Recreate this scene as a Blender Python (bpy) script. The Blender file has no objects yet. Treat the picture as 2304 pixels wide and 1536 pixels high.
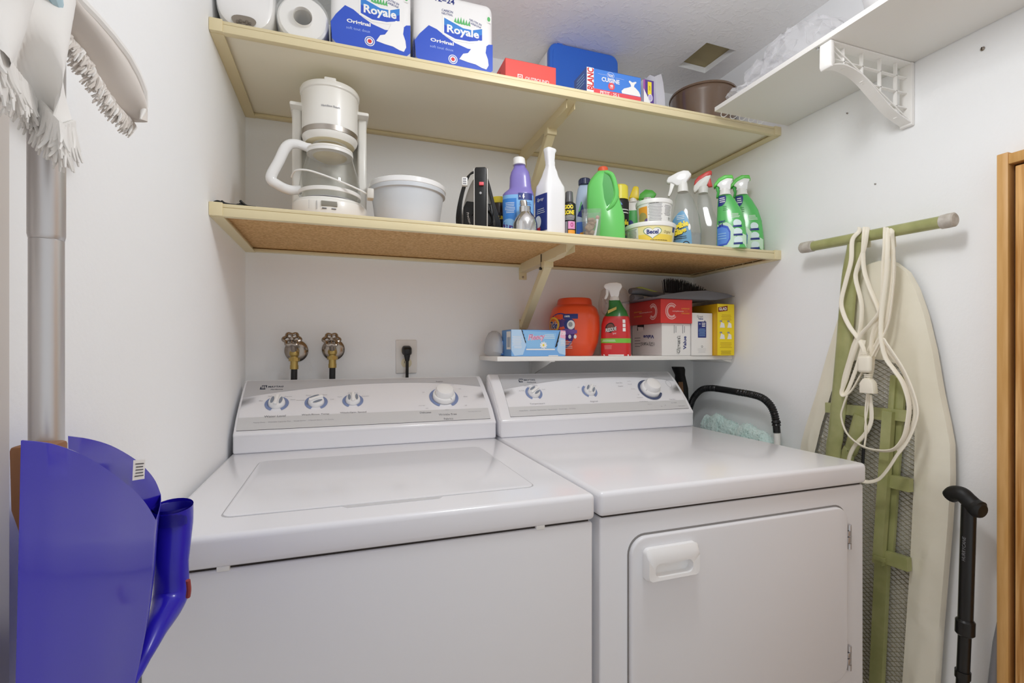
import bpy, bmesh, math, random
from mathutils import Vector, Matrix
random.seed(7)
sc = bpy.context.scene
COL = sc.collection
pi = math.pi

# ---------------------------------------------------------------- camera
F = 1101.33; TH = 0.3315; V0 = 786.485; H = 1.17      # focal length in px of the 2304 frame, yaw, horizon row, camera height
S, C = math.sin(TH), math.cos(TH)
cam = bpy.data.cameras.new('camera'); camo = bpy.data.objects.new('camera', cam); COL.objects.link(camo)
cam.sensor_fit = 'HORIZONTAL'; cam.sensor_width = 36; cam.lens = 36 * F / 2304
cam.shift_y = (V0 - 768) / 2304; cam.clip_start = 0.01
camo.location = (0, 0, H); camo.rotation_euler = (pi / 2, 0, -TH)
sc.camera = camo
# ---------------------------------------------------------------- world, lamps, exposure
w = bpy.data.worlds.new('world'); sc.world = w; w.use_nodes = True
bg = w.node_tree.nodes['Background']; bg.inputs[0].default_value = (0.965, 0.985, 1.0, 1); bg.inputs[1].default_value = 0.66
sc.view_settings.view_transform = 'Standard'; sc.view_settings.look = 'None'
sc.view_settings.gamma = 1; sc.view_settings.use_curve_mapping = False
sc.view_settings.exposure = 0.07
def lamp(name, kind, loc, energy, size, rot=(0, 0, 0), color=(1, 1, 1)):
    l = bpy.data.lights.new(name, kind); o = bpy.data.objects.new(name, l); COL.objects.link(o)
    l.energy = energy; l.color = color; o.location = loc; o.rotation_euler = rot
    if kind == 'AREA': l.shape = 'DISK'; l.size = size
    else: l.shadow_soft_size = size
    return o
lamp('ceiling_lamp', 'AREA', (0.50, 0.58, 2.04), 2.0, 0.17, color=(0.965, 0.985, 1.0))
lamp('ceiling_lamp_glow', 'POINT', (0.50, 0.58, 1.95), 7.0, 0.08, color=(0.955, 0.98, 1.0))
try:
    sc.cycles.max_bounces = 14; sc.cycles.diffuse_bounces = 8; sc.cycles.transparent_max_bounces = 24
    sc.cycles.use_denoising = True; sc.cycles.caustics_reflective = False; sc.cycles.caustics_refractive = False
    sc.cycles.sample_clamp_indirect = 6
except Exception: pass

# ---------------------------------------------------------------- room measures (metres)
XL, XR, D = -0.270, 1.310, 1.600
ZC = 2.1655
def PX(u, Y): r = (u - 1152) / F; return Y * (S + r * C) / (C - r * S)
def PY(u, X): r = (u - 1152) / F; return X * (C - r * S) / (S + r * C)
def PZ(v, x, y): return H + (V0 - v) / F * (x * S + y * C)
def onX(u, v, X): y = PY(u, X); return Vector((X, y, PZ(v, X, y)))
def onY(u, v, Y): x = PX(u, Y); return Vector((x, Y, PZ(v, x, Y)))
def onZ(u, v, Z):
    r = (u - 1152) / F; t = (V0 - v) / F; k = (Z - H) / t
    return Vector(((S + r * C) * k, (C - r * S) * k, Z))
def circ(u0, u1, Y):                      # centre x and radius of an upright round thing seen between two columns
    a = [math.atan((u - 1152) / F) + TH for u in (u0, u1)]
    m = (a[0] + a[1]) / 2; rho = Y / math.cos(m)
    return rho * math.sin(m), rho * math.sin((a[1] - a[0]) / 2)

# ---------------------------------------------------------------- materials
def lin(c):
    if isinstance(c, str):
        c = [int(c[i:i + 2], 16) / 255 for i in (0, 2, 4)]
    return tuple(x / 12.92 if x <= 0.04045 else ((x + 0.055) / 1.055) ** 2.4 for x in c)
MATS = {}
def mat(name, hexc, rough=0.5, metal=0.0, trans=0.0, spec=0.5, coat=0.0, alpha=1.0, bump=None, vary=None, ior=1.45, sheen=0.0, sub=0.0):
    """bump=(scale, strength, detail)  vary=(scale, other hex, stretch xyz)"""
    if name in MATS: return MATS[name]
    m = bpy.data.materials.new(name); m.use_nodes = True; MATS[name] = m
    nt = m.node_tree; b = nt.nodes['Principled BSDF']
    b.inputs['Base Color'].default_value = (*lin(hexc), 1); b.inputs['Roughness'].default_value = rough
    b.inputs['Metallic'].default_value = metal; b.inputs['Transmission Weight'].default_value = trans
    b.inputs['Specular IOR Level'].default_value = spec; b.inputs['Coat Weight'].default_value = coat
    b.inputs['Coat Roughness'].default_value = 0.08
    b.inputs['Alpha'].default_value = alpha; b.inputs['IOR'].default_value = ior; b.inputs['Sheen Weight'].default_value = sheen
    if sub: b.inputs['Subsurface Weight'].default_value = sub; b.inputs['Subsurface Radius'].default_value = (.02, .02, .02)
    if bump or vary:
        tc = nt.nodes.new('ShaderNodeTexCoord')
    if bump:
        n = nt.nodes.new('ShaderNodeTexNoise'); n.inputs['Scale'].default_value = bump[0]; n.inputs['Detail'].default_value = bump[2]
        nt.links.new(tc.outputs['Object'], n.inputs['Vector'])
        bp = nt.nodes.new('ShaderNodeBump'); bp.inputs['Strength'].default_value = bump[1]; bp.inputs['Distance'].default_value = 0.01
        nt.links.new(n.outputs['Fac'], bp.inputs['Height']); nt.links.new(bp.outputs['Normal'], b.inputs['Normal'])
    if vary:
        mp = nt.nodes.new('ShaderNodeMapping'); mp.inputs['Scale'].default_value = vary[2] if len(vary) > 2 else (1, 1, 1)
        n = nt.nodes.new('ShaderNodeTexNoise'); n.inputs['Scale'].default_value = vary[0]; n.inputs['Detail'].default_value = 6
        nt.links.new(tc.outputs['Object'], mp.inputs['Vector']); nt.links.new(mp.outputs['Vector'], n.inputs['Vector'])
        rp = nt.nodes.new('ShaderNodeValToRGB'); rp.color_ramp.elements[0].position = 0.38; rp.color_ramp.elements[1].position = 0.62
        rp.color_ramp.elements[0].color = (*lin(hexc), 1); rp.color_ramp.elements[1].color = (*lin(vary[1]), 1)
        nt.links.new(n.outputs['Fac'], rp.inputs['Fac']); nt.links.new(rp.outputs['Color'], b.inputs['Base Color'])
    return m
WALL = mat('white_wall_paint', 'F6F7F8', 0.62, spec=0.3, bump=(140, 0.05, 3))
CEIL = mat('stippled_ceiling_paint', 'FAF9F9', 0.8, spec=0.2)
def stipple(m):
    nt = m.node_tree; b = nt.nodes['Principled BSDF']; tc = nt.nodes.new('ShaderNodeTexCoord')
    n1 = nt.nodes.new('ShaderNodeTexNoise'); n1.inputs['Scale'].default_value = 42; n1.inputs['Detail'].default_value = 5; n1.inputs['Distortion'].default_value = 1.2
    r = nt.nodes.new('ShaderNodeValToRGB'); r.color_ramp.elements[0].position = .50; r.color_ramp.elements[1].position = .72
    bp = nt.nodes.new('ShaderNodeBump'); bp.inputs['Strength'].default_value = .2; bp.inputs['Distance'].default_value = .006
    nt.links.new(tc.outputs['Object'], n1.inputs['Vector']); nt.links.new(n1.outputs['Fac'], r.inputs['Fac'])
    nt.links.new(r.outputs['Color'], bp.inputs['Height']); nt.links.new(bp.outputs['Normal'], b.inputs['Normal'])
stipple(CEIL)
FLOOR = mat('beige_vinyl_floor', 'D9D0C6', 0.5, vary=(9, 'CFC5B8'))
ENAMEL = mat('white_enamel', 'EBEBEF', 0.22, spec=0.5, coat=0.25)
ENAMEL_S = mat('white_enamel_satin', 'E6E6E9', 0.33, spec=0.5)
DARKGAP = mat('dark_gap', '3A332D', 0.8)
TAN = mat('tan_painted_metal', 'E2D4AC', 0.42)
TAN_BOARD = mat('cream_melamine', 'F2ECD8', 0.5)
PARTICLE = mat('brown_particle_board', 'BE9258', 0.75, vary=(150, 'D8AE78'), bump=(300, .08, 2))
WHITE_BOARD = mat('white_melamine', 'ECEAE6', 0.38)
WHITE_PL = mat('white_plastic', 'EEEDEA', 0.35)
WHITE_GLOSS = mat('white_gloss_plastic', 'F1F1F1', 0.16, coat=.3)
CREAM_PL = mat('cream_plastic', 'E9E2CB', 0.4)
HINGE = mat('hinge_steel', 'C9C9CC', 0.32, metal=.7)
CHROME = mat('chrome', 'D8D8D8', 0.12, metal=1)
STEEL = mat('brushed_steel', 'B9B2AA', 0.3, metal=1)
NICKEL = mat('nickel', 'A49A90', 0.22, metal=1)
BRASS = mat('brass', 'B59C5E', 0.33, metal=1)
BLACK = mat('black_plastic', '141414', 0.35)
BLACK_R = mat('black_rubber', '1A1A1A', 0.45)
GREYP = mat('grey_plastic', 'A9A9AB', 0.4)
GREY_PANEL = mat('silver_grey_print', 'BDBDC0', 0.3, coat=.2)
PANEL_W = mat('panel_white_print', 'EAEAEE', 0.25, coat=.3)
INK = mat('grey_ink', '6E6E74', 0.5)
INK_D = mat('dark_blue_grey_ink', '343A4C', 0.5)
INK_L = mat('pale_grey_ink', 'A2A2A8', 0.5)
SLATE = mat('slate_blue_print', '8090B8', 0.4)
SLATE_D = mat('slate_blue_dark', '4B5574', 0.4)
GRIP = mat('grey_blue_grip', '868E9C', 0.45)
PAPER = mat('white_card', 'EDEBE8', 0.55)
def thin(name, hexc, rough=.05, blend=.25, haze=.0, hazec='F2F2F2'):
    """a thin clear wall: see-through, with a sheen that grows at grazing angles"""
    m = bpy.data.materials.new(name); m.use_nodes = True; MATS[name] = m; nt = m.node_tree; nt.nodes.clear()
    out = nt.nodes.new('ShaderNodeOutputMaterial'); tr = nt.nodes.new('ShaderNodeBsdfTransparent'); tr.inputs[0].default_value = (*lin(hexc), 1)
    gl = nt.nodes.new('ShaderNodeBsdfGlossy'); gl.inputs['Roughness'].default_value = rough; gl.inputs[0].default_value = (.95, .95, .95, 1)
    lw = nt.nodes.new('ShaderNodeLayerWeight'); lw.inputs['Blend'].default_value = .5; mx = nt.nodes.new('ShaderNodeMixShader')
    pw = nt.nodes.new('ShaderNodeMath'); pw.operation = 'POWER'; pw.inputs[1].default_value = 3.5; ml = nt.nodes.new('ShaderNodeMath'); ml.operation = 'MULTIPLY_ADD'; ml.inputs[1].default_value = .55; ml.inputs[2].default_value = .035
    nt.links.new(lw.outputs['Facing'], pw.inputs[0]); nt.links.new(pw.outputs[0], ml.inputs[0]); nt.links.new(ml.outputs[0], mx.inputs[0]); nt.links.new(tr.outputs[0], mx.inputs[1]); nt.links.new(gl.outputs[0], mx.inputs[2]); last = mx
    if haze:
        df = nt.nodes.new('ShaderNodeBsdfDiffuse'); df.inputs[0].default_value = (*lin(hazec), 1); m2 = nt.nodes.new('ShaderNodeMixShader'); m2.inputs[0].default_value = haze
        nt.links.new(mx.outputs[0], m2.inputs[1]); nt.links.new(df.outputs[0], m2.inputs[2]); last = m2
    nt.links.new(last.outputs[0], out.inputs[0]); return m
CLEAR = thin('clear_plastic', 'F4F6F6', .06, .2, .06)
GLASS = thin('clear_glass', 'F8F8F6', .03, .18, .03)
LIQ_C = thin('clear_liquid', 'EDF1F4', .05, .12, .12, 'EEF2F6')
LIQ_B = thin('blue_liquid', 'A9C4DC', .05, .12, .25, '6B8FB0')
CLR_G = thin('clear_green_bottle', 'B9E8B4', .06, .2, .4, '7FCB78')
def film(name, hexc, alpha, rough=.2):
    return mat(name, hexc, rough, alpha=alpha, coat=.2)

# ---------------------------------------------------------------- mesh builder
TXT = {}
def glyphs(s, bold=0.0, space=1.0):
    k = (s, bold, space)
    if k in TXT: return TXT[k]
    cu = bpy.data.curves.new('t', 'FONT'); cu.body = s; cu.size = 1; cu.align_x = 'CENTER'; cu.align_y = 'CENTER'; cu.offset = bold
    cu.resolution_u = 2; cu.space_character = space; cu.fill_mode = 'FRONT'
    o = bpy.data.objects.new('t', cu); COL.objects.link(o)
    dg = bpy.context.evaluated_depsgraph_get(); ev = o.evaluated_get(dg); me = bpy.data.meshes.new_from_object(ev)
    vs = [v.co.copy() for v in me.vertices]; fs = [list(p.vertices) for p in me.polygons]
    bpy.data.objects.remove(o); bpy.data.meshes.remove(me); bpy.data.curves.remove(cu)
    if vs:
        x0 = min(v.x for v in vs); x1 = max(v.x for v in vs); y0 = min(v.y for v in vs); y1 = max(v.y for v in vs)
        vs = [Vector((v.x - (x0 + x1) / 2, v.y - (y0 + y1) / 2, 0)) for v in vs]; ext = (x1 - x0, y1 - y0)
    else: ext = (1, 1)
    TXT[k] = (vs, fs, ext); return TXT[k]

class MB:
    def __init__(s): s.v = []; s.f = []; s.mi = []; s.mats = []
    def mx(s, m):
        if m not in s.mats: s.mats.append(m)
        return s.mats.index(m)
    def add(s, vs, fs, m, M=None):
        n = len(s.v); s.v += [(M @ Vector(v)) if M else Vector(v) for v in vs]
        i = s.mx(m)
        for f in fs: s.f.append([n + k for k in f]); s.mi.append(i)
        return s
    def bm(s, b, m, M=None):
        b.verts.index_update(); vs = [v.co.copy() for v in b.verts]; fs = [[v.index for v in f.verts] for f in b.faces]; b.free()
        return s.add(vs, fs, m, M)
    def box(s, x0, x1, y0, y1, z0, z1, m, bev=0.0, seg=2, M=None):
        x0, x1 = sorted((x0, x1)); y0, y1 = sorted((y0, y1)); z0, z1 = sorted((z0, z1))
        b = bmesh.new(); bmesh.ops.create_cube(b, size=1)
        for v in b.verts:
            v.co = Vector(((x0 + x1) / 2 + v.co.x * (x1 - x0), (y0 + y1) / 2 + v.co.y * (y1 - y0), (z0 + z1) / 2 + v.co.z * (z1 - z0)))
        if bev > 0:
            bev = min(bev, .49 * min(x1 - x0, y1 - y0, z1 - z0))
            bmesh.ops.bevel(b, geom=list(b.edges), offset=bev, segments=seg, affect='EDGES', profile=.5)
        return s.bm(b, m, M)
    def prism(s, poly, axis, a, b_, m, bev=0.0, seg=2, M=None):
        """poly: list of 2-D points; axis x -> (y,z), y -> (x,z), z -> (x,y)"""
        b = bmesh.new()
        def P(p, t): return {'x': (t, p[0], p[1]), 'y': (p[0], t, p[1]), 'z': (p[0], p[1], t)}[axis]
        v0 = [b.verts.new(P(p, a)) for p in poly]; v1 = [b.verts.new(P(p, b_)) for p in poly]
        n = len(poly); b.faces.new(v0); b.faces.new(list(reversed(v1)))
        for i in range(n): b.faces.new((v0[i], v1[i], v1[(i + 1) % n], v0[(i + 1) % n]))
        bmesh.ops.recalc_face_normals(b, faces=b.faces)
        if bev > 0:
            es = [e for e in b.edges if len(e.link_faces) == 2 and e.calc_face_angle() > .6]
            bmesh.ops.bevel(b, geom=es, offset=bev, segments=seg, affect='EDGES', profile=.5, clamp_overlap=True)
        return s.bm(b, m, M)
    def lathe(s, prof, m, seg=40, cx=0, cy=0, M=None, cap=True):
        vs = []; fs = []
        for r, z in prof:
            for k in range(seg):
                a = 2 * pi * k / seg; vs.append((cx + r * math.cos(a), cy + r * math.sin(a), z))
        for i in range(len(prof) - 1):
            for k in range(seg):
                k2 = (k + 1) % seg; fs.append([i * seg + k, i * seg + k2, (i + 1) * seg + k2, (i + 1) * seg + k])
        if cap:
            if prof[0][0] > 1e-5: fs.append(list(reversed(range(seg))))
            if prof[-1][0] > 1e-5: fs.append([(len(prof) - 1) * seg + k for k in range(seg)])
        return s.add(vs, fs, m, M)
    def loft(s, loops, m, cap=True, closed=True, M=None):
        n = len(loops[0]); vs = [p for l in loops for p in l]; fs = []
        for i in range(len(loops) - 1):
            for k in range(n if closed else n - 1):
                k2 = (k + 1) % n; fs.append([i * n + k, i * n + k2, (i + 1) * n + k2, (i + 1) * n + k])
        if cap: fs.append(list(reversed(range(n)))); fs.append([(len(loops) - 1) * n + k for k in range(n)])
        return s.add(vs, fs, m, M)
    def tube(s, pts, r, m, seg=10, smooth=True, flat=1.0, sub=6, M=None, cap=True, up=None):
        pts = [Vector(p) for p in pts]
        rr = r if isinstance(r, (list, tuple)) else [r] * len(pts)
        if smooth and len(pts) > 2: pts, rr = spline(pts, rr, sub)
        loops = []; n0 = None
        for i, p in enumerate(pts):
            t = (pts[min(i + 1, len(pts) - 1)] - pts[max(i - 1, 0)]).normalized()
            if n0 is None: n0 = up.copy() if up is not None else (Vector((0, 0, 1)) if abs(t.z) < .9 else Vector((1, 0, 0)))
            n0 = (n0 - t * n0.dot(t)).normalized() if (n0 - t * n0.dot(t)).length > 1e-6 else t.orthogonal().normalized()
            b = t.cross(n0)
            loops.append([p + n0 * (rr[i] * math.cos(2 * pi * k / seg)) + b * (rr[i] * flat * math.sin(2 * pi * k / seg)) for k in range(seg)])
        return s.loft(loops, m, cap=cap, M=M)
    def cyl(s, p, q, r, m, seg=20, r2=None):
        return s.tube([p, q], [r, r if r2 is None else r2], m, seg=seg, smooth=False)
    def sphere(s, c, r, m, sx=1, sy=1, sz=1, seg=20, rings=12):
        prof = [(math.sin(pi * i / rings), -math.cos(pi * i / rings)) for i in range(rings + 1)]
        M = Matrix.Translation(c) @ Matrix.Diagonal((r * sx, r * sy, r * sz, 1))
        return s.lathe(prof, m, seg=seg, M=M, cap=False)
    def build(s, name, parent=None, loc=None, angle=35, smooth=True, label=None):
        me = bpy.data.meshes.new(name); me.from_pydata([tuple(v) for v in s.v], [], s.f)
        for m in s.mats: me.materials.append(m)
        me.polygons.foreach_set('material_index', s.mi); me.update()
        b = bmesh.new(); b.from_mesh(me); bmesh.ops.remove_doubles(b, verts=b.verts, dist=1e-6); bmesh.ops.recalc_face_normals(b, faces=b.faces) if getattr(s, 'fixn', True) else None
        b.to_mesh(me); b.free()
        if smooth:
            me.shade_smooth(); me.set_sharp_from_angle(angle=math.radians(angle))
        o = bpy.data.objects.new(name, me); COL.objects.link(o)
        if parent: o.parent = parent
        if loc is not None: o.location = loc
        if label: o['label'] = label
        return o
def spline(pts, rr, sub):
    out = []; ro = []; n = len(pts)
    for i in range(n - 1):
        p0, p1, p2, p3 = pts[max(i - 1, 0)], pts[i], pts[i + 1], pts[min(i + 2, n - 1)]
        for k in range(sub):
            t = k / sub
            out.append(.5 * ((2 * p1) + (p2 - p0) * t + (2 * p0 - 5 * p1 + 4 * p2 - p3) * t * t + (3 * p1 - p0 - 3 * p2 + p3) * t ** 3))
            ro.append(rr[i] * (1 - t) + rr[i + 1] * t)
    out.append(pts[-1]); ro.append(rr[-1]); return out, ro
def rrect(x0, x1, y0, y1, r, n=5):
    o = []
    for cx, cy, a in ((x1 - r, y1 - r, 0), (x0 + r, y1 - r, pi / 2), (x0 + r, y0 + r, pi), (x1 - r, y0 + r, 1.5 * pi)):
        for k in range(n + 1): o.append((cx + r * math.cos(a + pi / 2 * k / n), cy + r * math.sin(a + pi / 2 * k / n)))
    return o
def se_r(a, rx, ry, n):
    c, s_ = abs(math.cos(a)) / rx, abs(math.sin(a)) / ry
    return (c ** n + s_ ** n) ** (-1 / n)
def se_loop(z, rx, ry, n=2.0, dx=0, dy=0, seg=40):
    o = []
    for k in range(seg):
        a = 2 * pi * k / seg; r = se_r(a, rx, ry, n); o.append(Vector((dx + r * math.cos(a), dy + r * math.sin(a), z)))
    return o
def se_body(secs, m, mb=None, seg=44, cap=True):
    """secs: (z, rx, ry, n, dx, dy)"""
    mb = mb or MB(); return mb.loft([se_loop(*q, seg=seg) for q in secs], m, cap=cap)

# printing on surfaces ------------------------------------------------------------------
class Face:
    """flat rectangle: origin o, unit axes U, V; positions are given in 0..1 of w and h"""
    def __init__(s, mb, o, U, V, w, h):
        s.mb = mb; s.o = Vector(o); s.U = Vector(U).normalized(); s.V = Vector(V).normalized(); s.N = s.U.cross(s.V); s.w = w; s.h = h; s.curved = False
    def at(s, x, y, lift): return s.o + s.U * (x * s.w) + s.V * (y * s.h) + s.N * lift
    def rect(s, x0, y0, x1, y1, m, lift=.0004, n=1):
        n = 14 if s.curved else 1; vs = []; fs = []; ny = 6 if s.curved else 1
        for j in range(ny + 1):
            for i in range(n + 1): vs.append(s.at(x0 + (x1 - x0) * i / n, y0 + (y1 - y0) * j / ny, lift))
        for j in range(ny):
            for i in range(n): a = j * (n + 1) + i; fs.append([a, a + 1, a + n + 2, a + n + 1])
        s.mb.add(vs, fs, m)
    def ell(s, cx, cy, rx, ry, m, lift=.0004, rot=0, seg=28, inner=0.0, a0=0, a1=2 * pi):
        """rx, ry in metres; inner > 0 gives a ring"""
        rings = [inner, 1.0] if inner else ([0.0, .5, 1.0] if s.curved else [0.0, 1.0]); vs = []; fs = []
        for q in rings:
            for k in range(seg + 1):
                a = a0 + (a1 - a0) * k / seg; X = rx * q * math.cos(a); Y = ry * q * math.sin(a)
                vs.append(s.at(cx + (X * math.cos(rot) - Y * math.sin(rot)) / s.w, cy + (X * math.sin(rot) + Y * math.cos(rot)) / s.h, lift))
        for j in range(len(rings) - 1):
            for k in range(seg): a = j * (seg + 1) + k; fs.append([a, a + 1, a + seg + 2, a + seg + 1])
        s.mb.add(vs, fs, m)
    def poly(s, pts, m, lift=.0004):
        b = bmesh.new(); vs = [b.verts.new((p[0], p[1], 0)) for p in pts]; b.faces.new(vs); bmesh.ops.triangulate(b, faces=b.faces)
        if s.curved:
            for _ in range(2): bmesh.ops.subdivide_edges(b, edges=[e for e in b.edges if abs(e.verts[0].co.x - e.verts[1].co.x) > .08], cuts=1)
            bmesh.ops.triangulate(b, faces=b.faces)
        b.verts.index_update()
        s.mb.add([s.at(v.co.x, v.co.y, lift) for v in b.verts], [[v.index for v in f.verts] for f in b.faces], m); b.free()
    def text(s, t, x, y, hgt, m, lift=.0008, rot=0.0, width=None, bold=0.0, shear=0.0, space=1.0):
        """hgt: height of the line of lettering in metres; width: total width in metres"""
        vs, fs, (ew, eh) = glyphs(t, bold, space); ky = hgt / eh; kx = ky if width is None else width / ew
        cr, sr = math.cos(rot), math.sin(rot); o = []
        for v in vs:
            X = v.x * kx + v.y * ky * shear; Y = v.y * ky
            o.append(s.at(x + (X * cr - Y * sr) / s.w, y + (X * sr + Y * cr) / s.h, lift))
        s.mb.add(o, fs, m)
    def lines(s, x0, x1, y0, y1, n, m, th=.35, lift=.0006, ragged=.25):
        """rows of tiny print, as thin bars"""
        dy = (y1 - y0) / n
        for k in range(n):
            y = y0 + dy * (k + .5); e = (x1 - x0) * ragged * random.random()
            s.rect(x0 + e / 2, y - dy * th / 2, x1 - e / 2, y + dy * th / 2, m, lift)
class Wrap(Face):
    """print round a lofted body made by se_body: x runs over angles a0..a1, y over z0..z1"""
    def __init__(s, mb, secs, a0, a1, z0, z1):
        s.mb = mb; s.secs = [tuple(q) + (2.0, 0, 0)[len(q) - 3:] if len(q) < 6 else q for q in secs]; s.a0 = a0; s.a1 = a1; s.z0 = z0; s.z1 = z1; s.curved = True
        s.h = z1 - z0; q = s.sec((z0 + z1) / 2); N = 20; L = 0; pp = None
        for i in range(N + 1):
            a = a0 + (a1 - a0) * i / N; r = se_r(a, q[0], q[1], q[2]); p = Vector((r * math.cos(a), r * math.sin(a)))
            if pp is not None: L += (p - pp).length
            pp = p
        s.w = L
    def sec(s, z):
        q = s.secs
        if z <= q[0][0]: return q[0][1:]
        for a, b in zip(q, q[1:]):
            if z <= b[0]:
                t = (z - a[0]) / max(b[0] - a[0], 1e-9); return tuple(a[i] * (1 - t) + b[i] * t for i in range(1, 6))
        return q[-1][1:]
    def at(s, x, y, lift):
        z = s.z0 + (s.z1 - s.z0) * y; a = s.a0 + (s.a1 - s.a0) * x; rx, ry, n, dx, dy = s.sec(z)
        r = se_r(a, rx, ry, n) + lift * 1.4; return Vector((dx + r * math.cos(a), dy + r * math.sin(a), z))

# ---------------------------------------------------------------- things and parts
def tag(o, label, cat, group=None, kind=None):
    o['label'] = label; o['category'] = cat
    if group: o['group'] = group
    if kind: o['kind'] = kind
    return o
def thing(name, label, cat, loc=(0, 0, 0), rz=0.0, group=None):
    o = bpy.data.objects.new(name, None); COL.objects.link(o); o.empty_display_size = .05
    o.location = loc; o.rotation_euler = (0, 0, rz); return tag(o, label, cat, group)
def struct(name, mb, **k):
    o = mb.build(name, **k); o['kind'] = 'structure'; return o
def solo(name, mb, label, cat, loc=(0, 0, 0), rz=0.0, group=None, **k):
    o = mb.build(name, **k); o.location = loc; o.rotation_euler = (0, 0, rz); return tag(o, label, cat, group)

# ================================================================ THE ROOM
YB_ = -0.9
struct('floor', MB().box(XL - .1, XR + .1, YB_, D + .1, -.05, 0, FLOOR))
struct('wall_left', MB().box(XL - .1, XL, YB_, D, 0, ZC, WALL))
struct('wall_back', MB().box(XL - .1, XR + .1, D, D + .1, 0, ZC, WALL))
struct('wall_right', MB().box(XR, XR + .1, YB_, D, 0, ZC, WALL))
# ceiling with the square opening cut through it
hole = [(1.112, 1.436), (1.114, 1.296), (1.236, 1.299), (1.230, 1.440)]
ce = MB(); o4 = [(XL - .1, D + .1), (XL - .1, YB_), (XR + .1, YB_), (XR + .1, D + .1)]
for i in range(4):
    j = (i + 1) % 4
    ce.add([(*o4[i], ZC), (*o4[j], ZC), (*hole[j], ZC), (*hole[i], ZC)], [[0, 1, 2, 3]], CEIL)
    ce.add([(*hole[i], ZC), (*hole[j], ZC), (*hole[j], ZC + .02), (*hole[i], ZC + .02)], [[0, 1, 2, 3]], WALL)
ce.add([(XL - .1, YB_, ZC + .06), (XR + .1, YB_, ZC + .06), (XR + .1, D + .1, ZC + .06), (XL - .1, D + .1, ZC + .06)], [[0, 1, 2, 3]], CEIL)
ceil = struct('ceiling', ce, smooth=False)
hp = MB().box(1.09, 1.26, 1.27, 1.46, ZC + .022, ZC + .03, mat('olive_board', 'B4A67C', .6))
t = tag(hp.build('hatch_panel'), 'small olive cover board inside the square ceiling opening', 'hatch')
# casing beside the mop on the left
struct('trim_1', MB().box(XL, XL + .014, .25, PY(24, XL + .014), 0, ZC - .0005, mat('trim_paint', 'D9D3CE', .45), .002))
# screws left in the right wall
def wall_screw(u, v, r, label):
    p = onX(u, v, XR); mb = MB()
    mb.lathe([(0, .004), (r * .6, .0035), (r, .001), (r, -.012)], NICKEL, seg=16); mb.box(-r * .7, r * .7, -r * .12, r * .12, .0034, .0044, DARKGAP)
    o = solo('wall_screw', mb, label, 'screw', p, group='screws left in the right wall'); o.rotation_euler = (0, -pi / 2, 0)
wall_screw(2211, 110, .0045, 'biggest of the bare screws, high beneath the long white shelf')
wall_screw(1907, 255, .0022, 'tiny screw hole mark between white bracket and tan upper shelf')
wall_screw(1970, 414, .0020, 'tiny screw in bare wall above the ironing board foot bar')

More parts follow.
